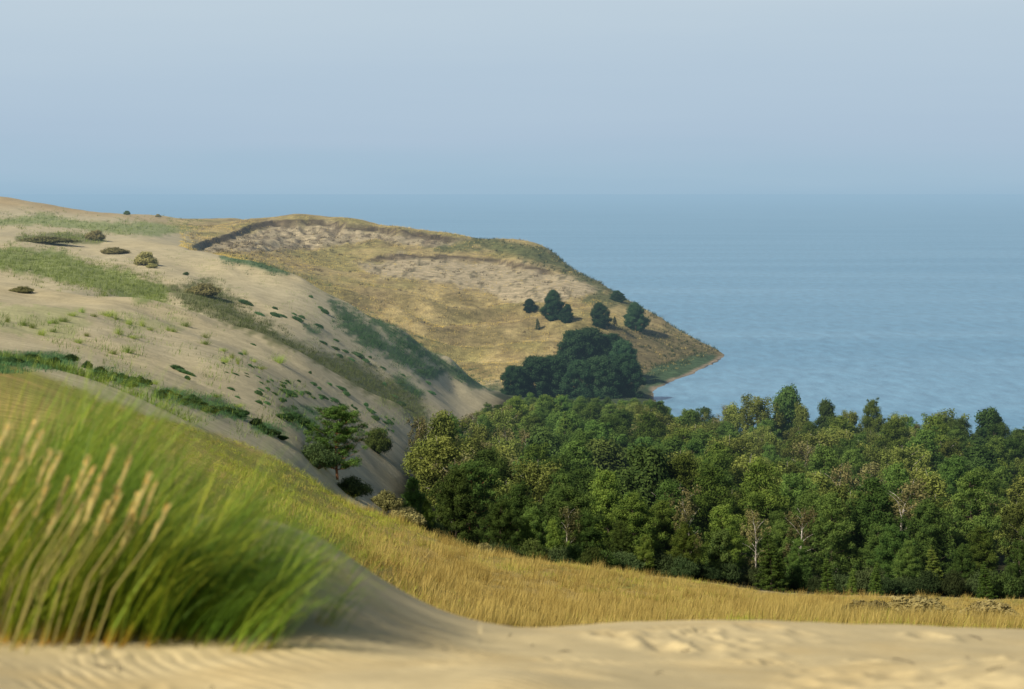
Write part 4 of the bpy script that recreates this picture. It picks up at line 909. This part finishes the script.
beach_grass('low dark green beach grass trailing to the right beside the tall seeded clump',
    [(170, 268, 11.9, 13.6, 850, .4, .85, (.7, .95), -.05, .0085, .0, .6, .6),
     (180, 270, 11.6, 12.3, 130, .4, .7, (.75, .95), -.1, .009, .5, .9, .2),
     (225, 262, 11.8, 12.3, 34, .6, .85, (.5, .7), 0, .013, .65, .85, 0),
     (255, 335, 12.6, 15.0, 200, .3, .65, (.6, .9), 0, .007, .5, .85, 0)])
o = link('plant_litter', mesh_np('plant_litter', LITTER[0], LITTER[1], M_BARK, smooth=True), label='scattered dry stalks and bits of plant litter on the near sand', category='litter', kind='stuff')
# ------------------------------------------------------------------ light, sky, camera
EL = R(36); sdir = np.array([-.69, -.72]); sdir /= np.linalg.norm(sdir)
L = bpy.data.lights.new('sun', 'SUN'); L.energy = 5.0; L.angle = R(.6); L.color = (1, .89, .71)
so = bpy.data.objects.new('sun', L); COL.objects.link(so); so.location = (-100, 0, 200)
from mathutils import Vector
so.rotation_euler = Vector((-sdir[0] * math.cos(EL), -sdir[1] * math.cos(EL), -math.sin(EL))).to_track_quat('-Z', 'Y').to_euler()
W = bpy.data.worlds.new('World'); SC.world = W; W.use_nodes = True; nt = W.node_tree; nt.nodes.clear()
sky = nt.nodes.new('ShaderNodeTexSky'); sky.sky_type = 'NISHITA'; sky.sun_disc = False; sky.sun_elevation = EL; sky.sun_rotation = math.atan2(sdir[0], sdir[1]); sky.dust_density = 1.5; sky.altitude = 50
bg1 = nt.nodes.new('ShaderNodeBackground'); bg1.inputs[1].default_value = .07; nt.links.new(sky.outputs[0], bg1.inputs[0])
tc = nt.nodes.new('ShaderNodeTexCoord'); sp = nt.nodes.new('ShaderNodeSeparateXYZ'); nt.links.new(tc.outputs['Generated'], sp.inputs[0])
mr = nt.nodes.new('ShaderNodeMapRange'); mr.inputs[1].default_value = -.005; mr.inputs[2].default_value = .095; nt.links.new(sp.outputs['Z'], mr.inputs[0])
# faint haze layers
mp = nt.nodes.new('ShaderNodeMapping'); mp.inputs['Scale'].default_value = (2.2, 2.2, 26); nt.links.new(tc.outputs['Generated'], mp.inputs[0])
nz = noise(nt, 1.6, 4, mp.outputs[0], .5)
ad = nt.nodes.new('ShaderNodeMath'); ad.operation = 'MULTIPLY_ADD'; ad.inputs[1].default_value = .34; nt.links.new(nz, ad.inputs[0])
sb = nt.nodes.new('ShaderNodeMath'); sb.operation = 'SUBTRACT'; sb.inputs[1].default_value = .17; nt.links.new(mr.outputs[0], sb.inputs[0]); nt.links.new(sb.outputs[0], ad.inputs[2])
cr = ramp(nt, ad.outputs[0], [(0, (.315, .475, .612)), (.12, (.362, .512, .640)), (.30, (.415, .540, .668)), (.55, (.455, .575, .690)), (.85, (.515, .625, .715)), (1, (.545, .65, .725))])
bg2 = nt.nodes.new('ShaderNodeBackground'); nt.links.new(cr, bg2.inputs[0]); bg2.inputs[1].default_value = 1.0
mr2 = nt.nodes.new('ShaderNodeMapRange'); mr2.inputs[1].default_value = .10; mr2.inputs[2].default_value = .30; mr2.interpolation_type = 'SMOOTHSTEP'; nt.links.new(sp.outputs['Z'], mr2.inputs[0])
mx = nt.nodes.new('ShaderNodeMixShader'); nt.links.new(mr2.outputs[0], mx.inputs[0]); nt.links.new(bg2.outputs[0], mx.inputs[1]); nt.links.new(bg1.outputs[0], mx.inputs[2])
wo = nt.nodes.new('ShaderNodeOutputWorld'); nt.links.new(mx.outputs[0], wo.inputs[0])
cam = bpy.data.cameras.new('camera'); co = bpy.data.objects.new('camera', cam); COL.objects.link(co); SC.camera = co
co.location = (0, 0, H); co.rotation_euler = (R(90), 0, 0); cam.sensor_width = 36; cam.lens = F / 1024 * 36
cam.shift_y = -(344.5 - HY) / 1024; cam.clip_start = .5; cam.clip_end = 200000
cam.dof.use_dof = True; cam.dof.focus_distance = 330; cam.dof.aperture_fstop = 2.9
SC.view_settings.view_transform = 'Standard'; SC.view_settings.look = 'None'; SC.view_settings.exposure = 0
SC.cycles.use_denoising = True; SC.cycles.max_bounces = 6; SC.cycles.transmission_bounces = 4; SC.cycles.transparent_max_bounces = 4
print('TREES', len(TREES), 'OBJ', len(bpy.data.objects))
